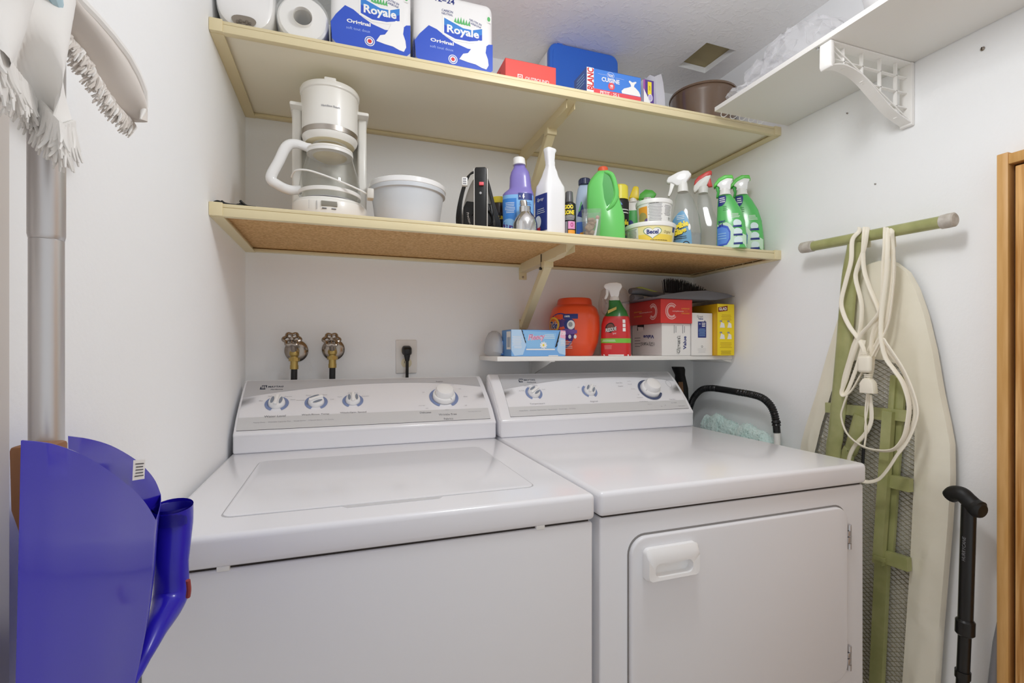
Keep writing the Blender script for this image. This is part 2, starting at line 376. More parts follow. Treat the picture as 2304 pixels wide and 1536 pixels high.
# ================================================================ TAN SHELVES
YS = 1.1888
def tan_shelf(label, zb, zt, under, xm, brace, tie):
    t = thing('wall_shelf', label, 'shelf', (0, 0, zb)); h = zt - zb
    b = MB(); b.box(XL + .014, XR - .014, YS + .014, D - .004, h - .017, h - .003, under); b.build('board', t)
    r = MB()
    r.box(XL + .024, XR - .024, YS, YS + .016, 0, h * .66, TAN, .0012); r.box(XL + .024, XR - .024, YS + .0008, YS + .016, h * .68, h * .96, TAN, .0012)
    r.build('front_rail', t)
    k = MB(); k.prism([(D - .018, 0), (D - .0005, 0), (D - .0005, h - .017), (D - .010, h - .017), (D - .012, .010), (D - .018, .008)], 'x', XL + .002, XR - .002, TAN, .001); k.build('back_rail', t)
    for sgn, x0 in ((1, XL), (-1, XR)):
        e = MB(); X = lambda d: x0 + sgn * d
        e.prism([(X(.0003), -.0007), (X(.0264), -.0007), (X(.0264), .003), (X(.0003), .003)], 'y', YS + .009, D - .0005, TAN)
        e.box(X(.0003), X(.004), YS + .002, D - .0005, .003, h - .003, TAN)
        e.box(X(.0003), X(.026), YS - .002, YS + .010, 0, h + .001, TAN, .0015)
        e.box(X(.004), X(.022), YS + .012, D - .002, h - .0185, h - .017, TAN)
        for q in range(9):
            y = YS + .05 + q * .043; e.box(X(.004), X(.020), y, y + .0022, .003, h - .018, TAN)
        e.build('end_bracket', t)
    a = MB()                                       # middle arm: an upturned channel, tab on the wall
    for dx in (-.013, .011): a.box(xm + dx, xm + dx + .002, YS + .03, D - .0005, -.016 if dx < 0 else -.016, h - .017, TAN)
    a.prism([(D, -.018), (D, -.014), (YS + .10, -.014), (YS + .02, h - .019), (YS + .02, h - .023), (YS + .10, -.018)], 'x', xm - .0126, xm + .0126, TAN)
    a.box(xm - .014, xm + .014, D - .003, D - .0003, -.042, h - .017, TAN, .001)
    for q in range(7): y = YS + .09 + q * .045; a.box(xm - .012, xm + .012, y, y + .002, -.014, h - .018, TAN)
    arm = a.build('arm', t)
    s_ = MB().lathe([(0, .003), (.003, .002), (.004, 0)], NICKEL, seg=12, M=Matrix.Translation((xm, D - .003, -.033)) @ Matrix.Rotation(pi / 2, 4, 'X')); s_.build('screw', arm)
    g = MB(); yb, zb2 = brace                      # slanting brace: channel with ribs
    A = Vector((xm, yb, -.02)); B = Vector((xm, D - .006, zb2)); d = (B - A); L = d.length; ang = math.atan2(-d.z, d.y)
    M = Matrix.Translation(A) @ Matrix.Rotation(-ang, 4, 'X')
    g.box(-.0125, .0125, 0, L, -.016, -.013, TAN, M=M)
    for dx in (-.013, .011): g.box(dx, dx + .002, 0, L, -.014, .006, TAN, M=M)
    for q in range(5): g.box(-.012, .012, L * (.12 + .17 * q), L * (.12 + .17 * q) + .002, -.013, .004, TAN, M=M)
    g.box(xm - .016, xm + .016, yb - .016, yb + .012, -.034, -.014, TAN, .003)
    g.box(xm - .013, xm + .013, D - .004, D - .0003, zb2 - .04, zb2 + .02, TAN, .001)
    br = g.build('brace', t)
    if tie:
        q = MB(); y = yb + .012
        q.tube([(xm - .0145, y, -.036), (xm - .0145, y, h - .02), (xm + .0145, y, h - .02), (xm + .0145, y, -.036), (xm - .0145, y, -.036)], .0016, BLACK, seg=6, smooth=False); q.box(xm - .02, xm - .012, y - .004, y + .004, -.039, -.031, BLACK, .001)
        q.build('cable_tie', arm)
    return t
ZU0, ZU1, ZL0, ZL1 = H + .6776, H + .7036, H + .285, H + .3132
ZU = ZU1 - .003; ZL = ZL1 - .003
tan_shelf('upper tan metal edged shelf with cream underside', ZU0, ZU1, TAN_BOARD, .590, (1.36, -.24), False)
tan_shelf('lower tan metal edged shelf with brown particle board underside', ZL0, ZL1, PARTICLE, .590, (1.385, -.20), True)

# ================================================================ WHITE SHELVES
t = thing('white_shelf', 'short white shelf above the dryer holding laundry boxes', 'shelf', (0, 0, H - .0347)); ZB = H - .0205
YW = 1.3926
b = MB(); b.box(.4333, XR - .001, YW, D - .001, 0, .0142, WHITE_BOARD, .0012); b.build('board', t)
b = MB(); b.prism([(XR - .045, -.001), (XR - .0004, -.012), (XR - .0004, -.0005), (XR - .030, -.0003)], 'y', YW + .004, D - .002, WHITE_BOARD, .0005); b.build('wall_cleat', t)
b = MB(); xb = .624
b.box(xb - .010, xb + .010, D - .004, D - .0005, -.075, -.0005, WHITE_PL, .001); b.box(xb - .010, xb + .010, YW + .03, D - .004, -.004, -.0005, WHITE_PL, .0008)
b.prism([(D - .004, -.055), (YW + .04, -.004), (D - .004, -.004)], 'x', xb - .002, xb + .002, WHITE_PL); bk = b.build('bracket', t)
for x, z in ((xb - .011, -.062), (xb + .012, -.052)):
    MB().lathe([(0, .003), (.003, .002), (.004, 0)], NICKEL, seg=12, M=Matrix.Translation((x, D - .004, z)) @ Matrix.Rotation(pi / 2, 4, 'X')).build('screw', bk)

ZR = 1.8665; XF = 1.027
t = thing('white_shelf', 'long white shelf high on the right wall with plastic bracket', 'shelf', (0, 0, ZR))
b = MB(); b.box(XF, XR - .0015, -.5, 1.162, 0, .0125, WHITE_BOARD, .0008); b.build('board', t)
PLW = mat('bracket_white_plastic', 'F3F1EE', .35)
yk = .818; b = MB()
b.box(XR - .012, XR - .0005, yk - .014, yk + .014, -.152, -.0005, PLW, .002)
b.box(XF + .008, XR - .01, yk - .0125, yk + .0125, -.0045, -.0005, PLW, .001)
def arc(t_):                                      # front curve of the bracket, lip to wall foot
    p = [(XF + .010, -.058), (XF + .050, -.050), (XF + .105, -.062), (XF + .165, -.098), (XF + .215, -.128), (XR - .003, -.150)]
    q, _ = spline([Vector((a, 0, c)) for a, c in p], [0] * len(p), 6); return q
cv = arc(0)
for s0 in (-.0125, ):
    lo = [Vector((p.x, yk - .0125, p.z)) for p in cv]; hi = [Vector((p.x, yk + .0125, p.z)) for p in cv]
    b.loft([[lo[i], hi[i], hi[i] + Vector((0, 0, .003)), lo[i] + Vector((0, 0, .003))] for i in range(len(lo))], PLW)
b.prism([(XF + .005, -.0005), (XF + .016, -.0005), (XF + .018, -.050), (XF + .013, -.060), (XF + .008, -.060), (XF + .004, -.052)], 'y', yk - .014, yk + .014, PLW, .002)
for x, z0 in ((XF + .06, -.052), (XF + .12, -.070), (XF + .18, -.107), (XF + .235, -.137)):     # uprights
    b.box(x - .0012, x + .0012, yk - .004, yk + .004, z0, -.003, PLW)
for z, xa in ((-.035, XF + .012), (-.072, XF + .125), (-.108, XF + .185)):                           # level ribs
    b.box(xa, XR - .010, yk - .0012, yk + .0012, z - .0012, z + .0012, PLW); b.box(xa, XR - .010, yk - .004, yk + .004, z - .0010, z + .0010, PLW)
b.tube([(XF + .014, yk, -.006), (XR - .008, yk, -.148)], .0020, PLW, seg=8, smooth=False); b.tube([(XF + .02, yk - .006, -.006), (XR - .008, yk - .006, -.138)], .0014, PLW, seg=8, smooth=False)
bk = b.build('bracket', t)
MB().lathe([(0, -.003), (.003, -.0025), (.0045, 0)], CHROME, seg=16, M=Matrix.Translation((XF + .010, yk + .022, -.0005))).build('screw', bk)

# ================================================================ OAK CABINET
OAK = mat('oak_grain', 'B47A38', .42, vary=(6, 'E6B474', (16, 16, .7)), bump=(40, .04, 4))
OAK2 = mat('oak_frame', 'D6A769', .42, vary=(14, 'CB9A58', (6, 6, .5)))
XC = XR - .045                                     # its front stands a little out from the wall
t = thing('cabinet', 'oak cabinet with framed door standing on the right wall', 'cabinet', (XC, 0, 0))
y1 = PY(2242, XC); zt = PZ(349, XC, y1); fw = y1 - PY(2268, XC)
b = MB(); b.box(0, .042, y1 - fw, y1, 0, zt, OAK2, .0015); b.box(.001, .042, -.05, y1 - fw, zt - .0245, zt - .004, OAK2, .001); b.build('frame', t)
b = MB(); b.box(.002, .02, -.05, y1 - fw - .010, .01, zt - .032, OAK, .0015); b.build('door', t)
MB().box(.021, .024, -.05, y1 - fw + .001, 0, zt - .012, mat('oak_shadow_gap', '5A3A18', .7)).build('gap_shadow_sheet', t)  # dark sheet behind the door, standing in for shadow in its gap

# ================================================================ WASHER AND DRYER
def console_profile(pts, r=3):
    q, _ = spline([Vector((0, y, z)) for y, z in pts], [0] * len(pts), r); return [(p.y, p.z) for p in q]
def big_dial(mb, cx, cz): pass
def frame_face(mb, P00, P10, P01):
    P00, P10, P01 = Vector(P00), Vector(P10), Vector(P01)
    return Face(mb, P00, P10 - P00, P01 - P00, (P10 - P00).length, (P01 - P00).length)
def knob(parent, f, x, y, r, turn, name='knob', kind='small'):
    """a control knob on console face f at (x,y) of 0..1"""
    o = f.at(x, y, .0006); M = Matrix((f.U, f.V, f.N)).transposed().to_4x4(); M.translation = o
    k = MB()
    if kind == 'small':
        k.lathe([(r * 1.0, 0), (r * 1.0, .004), (r * .96, .008), (r * .86, .012), (r * .5, .0135), (0, .0138)], WHITE_GLOSS, seg=36, M=M)
        R2 = M @ Matrix.Rotation(turn, 4, 'Z')
        k.box(-r * .22, r * .22, -r * .92, r * .92, .010, .0195, WHITE_GLOSS, .003, M=R2)
        for sx in (-1, 1):
            vs = []
            for i in range(20):
                a = 2 * pi * i / 20; vs.append(R2 @ Vector((sx * (r * .50 + r * .20 * math.cos(a)), r * .62 * math.sin(a), .0141 - .0004 * abs(math.cos(a)))))
            k.add(vs, [list(range(20))], GRIP)
    else:
        k.lathe([(r * 1.25, .001), (r * 1.25, .010), (r * 1.18, .013), (r * .9, .0145)], WHITE_GLOSS, seg=44, M=M)
        k.lathe([(r * .98, .011), (r * .98, .0145)], GREYP, seg=44, M=M)
        k.lathe([(r, .0145), (r * .99, .026), (r * .9, .032), (r * .55, .0355), (0, .0365)], WHITE_GLOSS, seg=44, M=M)
        k.box(-.0006, .0006, -r * 1.22, -r * 1.02, .0132, .0138, INK, M=M @ Matrix.Rotation(turn, 4, 'Z'))
    return k.build(name, parent)
def dial_ring(f, x, y, r0, r1, m, a0=.25, a1=.75, lift=.0009):
    for c in (0, pi):
        f.ell(x, y, r1, r1, m, lift, inner=r0 / r1, a0=c - 1.1, a1=c + 1.1, seg=18)

def appliance(is_washer):
    if is_washer:
        fx, fy, wd, dp, rot = .4247, .7753, .6834, .5839, .0065
        t = thing('washing_machine', 'white top loading washer with four console knobs beneath the water taps', 'washer', (fx, fy, 0), rot)
        x0, x1 = -wd, 0.0
    else:
        fx, fy, wd, dp, rot = .4265 + .0045, .7733, .6815, .5697, .0095
        t = thing('clothes_dryer', 'white front loading clothes dryer beside the washer, under the short white shelf', 'dryer', (fx, fy, 0), rot)
        x0, x1 = 0.0, wd
    zt = .9136 if is_washer else .9153
    dk = .047 if is_washer else .045
    full = dp + (.182 if is_washer else .150)
    b = MB()                                                          # cabinet
    b.box(x0 + .004, x1 - .004, .004 if is_washer else .006, full, .02, zt - dk - .0036, ENAMEL_S, .004, 3)
    b.box(x0 + .010, x1 - .010, .010, full - .02, zt - dk - .008, zt - dk + .006, DARKGAP)
    for fxx in (x0 + .05, x1 - .05):
        for fyy in (.06, full - .06): b.lathe([(.018, 0), (.018, .03)], BLACK_R, seg=16, cx=fxx, cy=fyy)
    body = b.build('body', t)
    if is_washer:
        for fxx in (x0 + .10, x1 - .105): MB().box(fxx - .008, fxx + .008, .003, .022, zt - dk - .0052, zt - dk + .002, WHITE_PL, .001).build('lid_bumper', body)
    b = MB(); b.box(x0, x1, 0, full, zt - dk, zt, ENAMEL, .0095, 4); b.build('top_panel', t)
    if is_washer:
        l = MB()
        yl0, yl1 = .078, .475; xl0, xl1 = x0 + .082, x1 - .085
        # recessed seam round the lid: a thin sunk line, then the lid plate
        l.prism(rrect(xl0, xl1, yl0, yl1, .018), 'z', zt - .004, zt + .0016, ENAMEL, .0012); lid = l.build('lid', t)
        g = MB(); g.prism(rrect(xl0 - .0022, xl1 + .0022, yl0 - .0022, yl1 + .001, .019), 'z', zt - .003, zt + .00025, mat('lid_seam', 'B9B9BC', .5)); g.build('lid_seam', t)
        g = MB(); xm = (xl0 + xl1) / 2                                 # finger grip at the front of the lid
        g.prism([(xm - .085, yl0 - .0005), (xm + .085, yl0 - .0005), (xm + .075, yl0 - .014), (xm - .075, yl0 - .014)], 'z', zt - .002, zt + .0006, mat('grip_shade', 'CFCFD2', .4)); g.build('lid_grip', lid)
    # ---- console
    if is_washer: pts = [(dp - .003, zt + .000), (dp - .002, zt + .040), (dp - .006, zt + .048), (dp + .004, zt + .0560), (dp + .030, zt + .083), (dp + .070, zt + .113), (dp + .115, zt + .143), (dp + .150, zt + .164), (dp + .170, zt + .172), (dp + .180, zt + .168), (dp + .182, zt + .156), (dp + .182, zt + .0)]
    else: pts = [(dp - .003, zt + .000), (dp - .002, zt + .040), (dp - .006, zt + .048), (dp + .005, zt + .0585), (dp + .030, zt + .090), (dp + .057, zt + .118), (dp + .090, zt + .150), (dp + .115, zt + .169), (dp + .130, zt + .178), (dp + .144, zt + .176), (dp + .148, zt + .166), (dp + .148, zt + .0)]
    b = MB(); b.prism(pts, 'x', x0 + .006 if is_washer else x0 + .002, x1 - .002, ENAMEL, .006, 3); con = b.build('console', t)
    # control panel: flat plate following the sloping front
    m0, m1 = (x0 + .013, x1 - .018) if is_washer else (x0 + .034, x1 - .016)
    # sloping front is slightly convex, so the plate is built as a curved sheet lying on it
    secs = pts[3:8] + [((pts[7][0] + pts[8][0]) / 2, (pts[7][1] + pts[8][1]) / 2)]
    arc_l = [0.0]
    for a_, b_ in zip(secs, secs[1:]): arc_l.append(arc_l[-1] + math.hypot(b_[0] - a_[0], b_[1] - a_[1]))
    class Panel(Face):
        def __init__(s, mb):
            s.mb = mb; s.w = m1 - m0; s.h = arc_l[-1]; s.curved = True; s.U = Vector((1, 0, 0))
        def dirv(s, y):
            q = max(0, min(1, y)) * arc_l[-1]
            for i in range(len(secs) - 1):
                if q <= arc_l[i + 1] + 1e-9:
                    k = (q - arc_l[i]) / (arc_l[i + 1] - arc_l[i]); a_, b_ = secs[i], secs[i + 1]
                    d = Vector((0, b_[0] - a_[0], b_[1] - a_[1])).normalized(); return Vector((0, a_[0] * (1 - k) + b_[0] * k, a_[1] * (1 - k) + b_[1] * k)), d
        def at(s, x, y, lift):
            p, d = s.dirv(y); s.V = d; s.N = Vector((1, 0, 0)).cross(d)
            return Vector((m0 + x * s.w, p.y, p.z)) + s.N * (lift + .0016)
    pm = MB(); f = Panel(pm)
    f.rect(0, 0, 1, 1, PANEL_W, .0)
    for xx in (0, 1):
        n = 8; pm.add([f.at(xx, i / n, 0) for i in range(n + 1)] + [f.at(xx, i / n, -.003) for i in range(n + 1)], [[i, i + 1, n + 2 + i, n + 1 + i] for i in range(n)], GREYP)
    pm.add([f.at(0, 0, 0), f.at(1, 0, 0), f.at(1, -.0, -.004), f.at(0, -.0, -.004)], [[0, 1, 2, 3]], DARKGAP)
    # grey swoosh along the top, grey band along the foot
    nsw = 28; vs = []; fs = []
    for i in range(nsw + 1):
        x = i / nsw; y = .60 + .27 * (1 - ((x - .62) / .62) ** 2) if x < .62 else .87 - .16 * ((x - .62) / .38) ** 2
        for q in range(5): vs.append(f.at(x, y + (1 - y) * q / 4, .0004))
    for i in range(nsw):
        for q in range(4): a_ = i * 5 + q; fs.append([a_, a_ + 5, a_ + 6, a_ + 1])
    pm.add(vs, fs, GREY_PANEL); f.rect(0, 0, 1, .20, mat('panel_band_grey', 'CFCFD0', .3), .0004)
    # maker's emblem and name
    ly = .82; lx = .080 if is_washer else .118
    f.poly([(lx - .025, ly - .05), (lx - .005, ly - .05), (lx, ly + .02), (lx, ly + .05), (lx - .020, ly + .05), (lx - .025, ly - .01)], INK_D, .0008)
    for q in range(3): x_ = lx - .0215 + q * .0062; f.poly([(x_ + .0035, ly - .03), (x_ + .0062, ly - .03), (x_ + .0035, ly + .03), (x_ + .0008, ly + .03)], PAPER, .0011)
    f.text('MAYTAG', lx + .034, ly + .012, .0072, INK_D, .0009, width=.038, bold=.025, shear=.1)
    f.text('Performa', lx + .040, ly - .055, .0045, INK_D, .0009, width=.030, bold=.01, shear=.3)
    if is_washer: f.text('Heavy Duty    Oversize Capacity Plus    Quiet Series    3 Speed Select    11 Cycles', .20, .11, .0048, INK_L, .0009, width=.190)
    else: f.text('Heavy Duty    Oversize Capacity Plus    Quiet Series    Drum Light    12 Cycles', .195, .11, .0048, INK_L, .0009, width=.185)
    def ticks(x, y, r, words, angs, sz=.0036):
        for wd_, a_ in zip(words, angs):
            ca, sa = math.cos(math.radians(a_)), math.sin(math.radians(a_))
            f.rect(x + r * 1.08 * ca / f.w - .0006, y + r * 1.08 * sa / f.h, x + r * 1.08 * ca / f.w + .0006, y + r * 1.30 * sa / f.h + .02, INK_L, .0008)
            f.text(wd_, x + (r * 1.75 * ca) / f.w * 1.15, y + (r * 1.62 * sa) / f.h + .01, sz, INK_L, .0009)
    if is_washer:
        spec = [(.128, .45, .0205, -.12, 'Water Level', ('Mini', 'Med', 'Large', 'Oversize', 'Reset'), (160, 118, 88, 52, 22)),
                (.276, .45, .0205, -1.15, 'Wash/Rinse Temp', ('Hot/Cold', 'Warm', 'Warm', 'Cold'), (165, 120, 60, 15)),
                (.421, .46, .0195, .03, 'Wash/Spin Speed', ('Regular', 'Wrinkle Free', 'Delicates'), (150, 90, 30))]
        for x, y, r, tn, wd_, ws, an in spec:
            dial_ring(f, x, y, r * 1.03, r * 1.42, SLATE); ticks(x, y, r, ws, an)
            f.text(wd_, x, y - .245, .0066, INK, .0009, width=.0045 * len(wd_))
        bx, by, br = .812, .47, .0265
        dial_ring(f, bx, by, br * 1.28, br * 1.62, SLATE)
        for wd_, dx, dy, s_ in (('Regular', -.0, .40, .0066), ('Wrinkle Free', .0, -.36, .0066), ('Fabrics', .0, -.44, .0066), ('Delicates', -.095, -.31, .0060), ('Extra Light', -.105, -.17, .0036), ('Light', -.085, -.23, .0036), ('Off', -.088, .13, .0036), ('Heavy', -.0, -.28, .0036), ('Heavy', .055, .30, .0036), ('Light', .085, .19, .0036), ('Off', .090, -.20, .0036), ('Rinse', .10, .0, .0036)):
            f.text(wd_, bx + dx, by + dy, s_, INK if s_ > .004 else INK_L, .0009)
        f.text('Pull to Start  Push to Stop', .935, .14, .0034, INK_L, .0009)
    else:
        spec = [(.150, .50, .0195, -.95, 'Temperature', ('Air Fluff', 'Delicate', 'Medium', 'Regular'), (165, 115, 72, 20)), (.455, .50, .0190, -.60, 'Signal', ('Off', 'On'), (150, 40))]
        for x, y, r, tn, wd_, ws, an in spec:
            dial_ring(f, x, y, r * 1.03, r * 1.40, SLATE); ticks(x, y, r, ws, an)
            f.text(wd_, x, y - .255, .0062, INK_L, .0009, width=.0045 * len(wd_))
        bx, by, br = .815, .49, .0265
        f.ell(bx, by, br * 1.62, br * 1.62, SLATE_D, .0009, inner=.80, a0=.9, a1=5.9, seg=44)
        for k in range(16):
            a_ = 2.9 + k * .19; f.rect(bx + br * 1.7 * math.cos(a_) / f.w - .001, by + br * 1.62 * math.sin(a_) / f.h - .012, bx + br * 1.7 * math.cos(a_) / f.w + .001, by + br * 1.7 * math.sin(a_) / f.h + .012, PANEL_W, .0012)
        for wd_, dx, dy, s_ in (('Auto Dry', -.165, .20, .0058), ('Regular', -.165, .11, .0058), ('Auto Dry', .030, .44, .0054), ('Wrinkle Free Fabrics', .045, .37, .0054), ('Time Dry', .105, -.27, .0054), ('Air Fluff', .105, -.35, .0046), ('Less Dry', -.10, .24, .0034), ('Normal', -.105, .16, .0034), ('More Dry', -.10, .03, .0034), ('Off', -.085, -.12, .0034), ('Cool Down', -.085, -.19, .0034), ('Wrinkle Release', -.075, -.29, .0034), ('Damp Dry', -.045, -.36, .0034), ('Off', .075, .08, .0034), ('60', .02, -.42, .0034), ('40', .045, -.40, .0034), ('Push to Start', .145, -.43, .0034)):
            f.text(wd_, bx + dx, by + dy, s_, INK_L, .0009)
        f.ell(.955, .63, .010, .016, INK_L, .0008, inner=.93)
    pm.build('control_panel', con)
    for x, y, r, tn, *_ in spec: f.at(x, y, 0); knob(con, f, x, y, r, tn)
    f.at(bx, by, 0); knob(con, f, bx, by, br, .55 if is_washer else -1.1, 'cycle_dial', 'big')
    if not is_washer:
        # white end caps of the console
        e = MB(); cy_, cz_ = dp + .085, zt + .075
        e.prism([(cy_ + (y - cy_) * .88, cz_ + (z - cz_) * .86) for y, z in pts], 'x', x0 + .0006, x0 + .004, ENAMEL, .001); e.build('console_end_cap', con)
        # door with handle and hinges
        X = lambda u: PX(u, fy) - fx
        d0, d1 = .495 - fx, 1.049 - fx; zb, zd = .448, .826
        g = MB(); g.prism(rrect(d0 - .003, d1 + .003, zb - .003, zd + .0038, .036, 8), 'y', .0052, .0065, mat('door_gap', '8B8886', .6)); g.build('door_seam', t)
        dm = MB(); dm.prism(rrect(d0, d1, zb, zd, .034, 8), 'y', -.003, .013, ENAMEL_S, .004, 3); door = dm.build('door', t)
        hx0, hx1, hz0, hz1 = .519 - fx, .637 - fx, .746, .806
        hm = MB(); outer = rrect(hx0, hx1, hz0, hz1, .010, 6)
        inner = rrect(hx0 + .017, hx1 - .017, hz0 + .009, hz1 - .027, .0105, 6); inner2 = rrect(hx0 + .019, hx1 - .019, hz0 + .011, hz1 - .022, .010, 6)
        sh = lambda pts, y: [Vector((p[0], y, p[1])) for p in pts]
        hm.loft([sh(outer, -.003), sh(outer, -.012), sh(rrect(hx0 + .003, hx1 - .003, hz0 + .003, hz1 - .012, .009, 6), -.0195), sh(inner, -.0185), sh(inner2, -.006), sh(rrect(hx0 + .022, hx1 - .022, hz0 + .014, hz1 - .024, .008, 6), -.0055)], WHITE_GLOSS, cap=True)
        hm.build('door_handle', door, angle=50)
        for zc in (.757, .4895):
            k = MB(); xh = d1 + .008
            for q in range(4): k.lathe([(.0052, zc - .027 + q * .0137), (.0052, zc - .0145 + q * .0137)], HINGE, seg=16, cx=xh, cy=.002)
            k.box(xh - .010, xh, -.004, -.0022, zc - .012, zc + .001, HINGE, .0005); k.box(xh - .010, xh, -.004, -.0022, zc + .003, zc + .014, HINGE, .0005)
            k.build('hinge', t)
    return t
appliance(True); appliance(False)

# ================================================================ THINGS ON THE SHELVES
class Loc:
    """local frame of a small thing standing at column uc and depth Y, facing the room"""
    def __init__(s, uc, Y, zb, turn=0.0):
        s.uc = uc; s.Y = Y; s.x0 = PX(uc, Y); s.zb = zb; s.rho = math.hypot(s.x0, Y); s.d = s.x0 * S + Y * C
        s.k = s.d * s.d / s.rho / F; s.rz = -math.atan2(s.x0, Y) + turn; s.loc = (s.x0, Y, zb)
    def x(s, u): return (u - s.uc) * s.k
    def z(s, v): return PZ(v, s.x0, s.Y) - s.zb
    def p(s, u, v): return (s.x(u), s.z(v))
    def secs(s, rows, n=2.0, ratio=1.0):
        """rows of (v, uL, uR[, n[, ratio]]) from the foot up -> lofted sections"""
        o = []
        for r in rows:
            v, a, b = r[:3]; nn = r[3] if len(r) > 3 else n; q = r[4] if len(r) > 4 else ratio
            z = 0.0 if v is None else s.z(v); rx = max((b - a) / 2 * s.k, .0006)
            o.append((z, rx, rx * q, nn, s.x((a + b) / 2), 0))
        return o
def boxdims(uLb, uC, uR, v, Yf, zb):
    X0 = PX(uC, Yf); X1 = PX(uR, Yf); Yb = PY(uLb, X0); return X0, X1, Yf, Yb, PZ(v, X0, Yf) - zb
def carton(bd, m_front, m_side, m_top, zb, bev=.0012):
    """an axis-aligned carton with origin at the middle of its foot; returns builder, front face, left face, location"""
    X0, X1, Y0, Y1, h = bd; hw = (X1 - X0) / 2; hd = (Y1 - Y0) / 2; mb = MB()
    mb.box(-hw, hw, -hd, hd, 0, h, m_side, bev)
    f = Face(mb, (-hw, -hd, 0), (1, 0, 0), (0, 0, 1), 2 * hw, h); l = Face(mb, (-hw, hd, 0), (0, -1, 0), (0, 0, 1), 2 * hd, h)
    f.rect(.004, .004, .996, .996, m_front, .0002); l.rect(.004, .004, .996, .996, m_side, .0002)
    mb.add([(-hw, -hd, h + .0003), (hw, -hd, h + .0003), (hw, hd, h + .0003), (-hw, hd, h + .0003)], [[0, 1, 2, 3]], m_top)
    return mb, f, l, ((X0 + X1) / 2, (Y0 + Y1) / 2, zb)
WHT = mat('print_white', 'F4F3F1', .45)
BLUE = mat('print_royal_blue', '2F55C6', .3, coat=.3)
BLUE_L = mat('print_mid_blue', '3F86D6', .35)
BLUE_D = mat('print_navy', '27357F', .4)
GREEN_P = mat('print_green', '62B96F', .4)
RED_P = mat('print_red', 'D8383A', .4)
YEL_P = mat('print_yellow', 'F4DE3E', .4)
BLK_P = mat('print_black', '1E1D20', .45)
GREY_P = mat('print_grey', '8F8F95', .5)
PURP = mat('print_purple', '5A3C8E', .4)
ORANGE_P = mat('print_orange', 'EFA238', .4)
SKY_P = mat('print_sky', '8FC0EC', .4)

# ---------------------------------------------------------------- upper shelf
WRAP = mat('glossy_wrapper', 'F1F0EF', .28, coat=.4)
TISSUE = mat('paper_roll_white', 'F3F1EE', .8)
COREM = mat('cardboard_core', '8C8378', .8)
# first roll: squarish wrapped roll lying end-on against the left wall
yf = 1.205; xc = (PX(479, yf) + PX(619, yf)) / 2; rx = (PX(619, yf) - PX(479, yf)) / 2 - .001; rz = .080
t = thing('paper_towel_roll', 'wrapped paper towel roll with green print, beside the left wall', 'paper towels', (xc, yf, ZU), group='paper towel rolls on the upper shelf')
def ring(y, k, n=2.6, seg=44, cz=rz): return [Vector((k * se_r(2 * pi * i / seg, rx, rz, n) * math.cos(2 * pi * i / seg), y, cz + k * se_r(2 * pi * i / seg, rx, rz, n) * math.sin(2 * pi * i / seg))) for i in range(seg)]
b = MB(); b.loft([ring(.23, .8), ring(.22, .97), ring(.04, 1.0), ring(.016, .985), ring(.004, .93), ring(0, .84)], WRAP); 
f = Face(b, (-rx, -.0006, 0), (1, 0, 0), (0, 0, 1), 2 * rx, 2 * rz)
rl = b.build('wrapper', t)
b = MB(); cxx = PX(549, yf) - xc; cz = PZ(50, PX(549, yf), yf) - ZU
b.ell = None
n = 26; vs = []
for q, (k, dy) in enumerate(((1.0, -.0012), (.72, -.0005), (.3, .0))):
    for i in range(n):
        a = 2 * pi * i / n; rr = k * (1 + .10 * math.sin(3 * a + q)); vs.append((cxx + .0235 * rr * math.cos(a), dy - .0004, cz + .0150 * rr * math.sin(a)))
fs = [[q * n + i, q * n + (i + 1) % n, (q + 1) * n + (i + 1) % n, (q + 1) * n + i] for q in range(2) for i in range(n)] + [list(range(2 * n, 3 * n))]
b.add(vs, fs, COREM); b.ell = None
for q in range(5): b.box(cxx - .014 + .006 * q, cxx - .010 + .006 * q, -.0034, -.0016, cz - .006 + .002 * (q % 3), cz + .001 + .003 * (q % 2), mat('crumpled_core', '6F665B', .8), .0008)
b.build('core', t)
g = MB(); g.loft([[ring(y, 1.004)[i] for i in range(7, 12)] for y in (.03, .10, .2)], mat('green_wrapper_print', '6FD24A', .3), cap=False, closed=False); g.fixn = False; g.build('green_print', t)
# second roll, in a clear bag
yf = 1.215; xc, R_ = (PX(620, yf) + PX(741, yf)) / 2, (PX(741, yf) - PX(620, yf)) / 2 - .002
zc = R_ + .002
t = thing('paper_towel_roll', 'white paper towel roll in a clear bag showing its open cardboard core', 'paper towels', (xc, yf, ZU), group='paper towel rolls on the upper shelf')
My = Matrix.Translation((0, 0, zc)) @ Matrix.Rotation(pi / 2, 4, 'X')
b = MB(); b.lathe([(.0205, .01), (.0205, -.001), (R_ * .6, -.002), (R_ * .9, 0), (R_ * .99, -.006), (R_, -.02), (R_, -.23), (.02, -.23)], TISSUE, M=My, cap=False); b.build('roll', t)
b = MB(); b.lathe([(.0205, .0012), (.019, .0012), (.019, -.2), (.0205, -.2)], mat('core_card', 'B9B2A8', .8), M=My, cap=False); b.lathe([(0, -.10), (.019, -.10)], COREM, M=My); b.build('core', t)
b = MB(); random.seed(3)
lo = []
for y, k in ((.24, .95), (.15, 1.03), (.03, 1.035), (-.002, 1.02), (-.006, .9), (-.005, .4)):
    lo.append([Vector((R_ * k * (1 + .02 * random.random()) * math.cos(2 * pi * i / 36), y, max(.0006, zc + R_ * k * (1 + .02 * random.random()) * math.sin(2 * pi * i / 36)))) for i in range(36)])
b.loft(lo, film('bag_film', 'F4F6F4', .16, .15)); b.build('clear_bag', t)
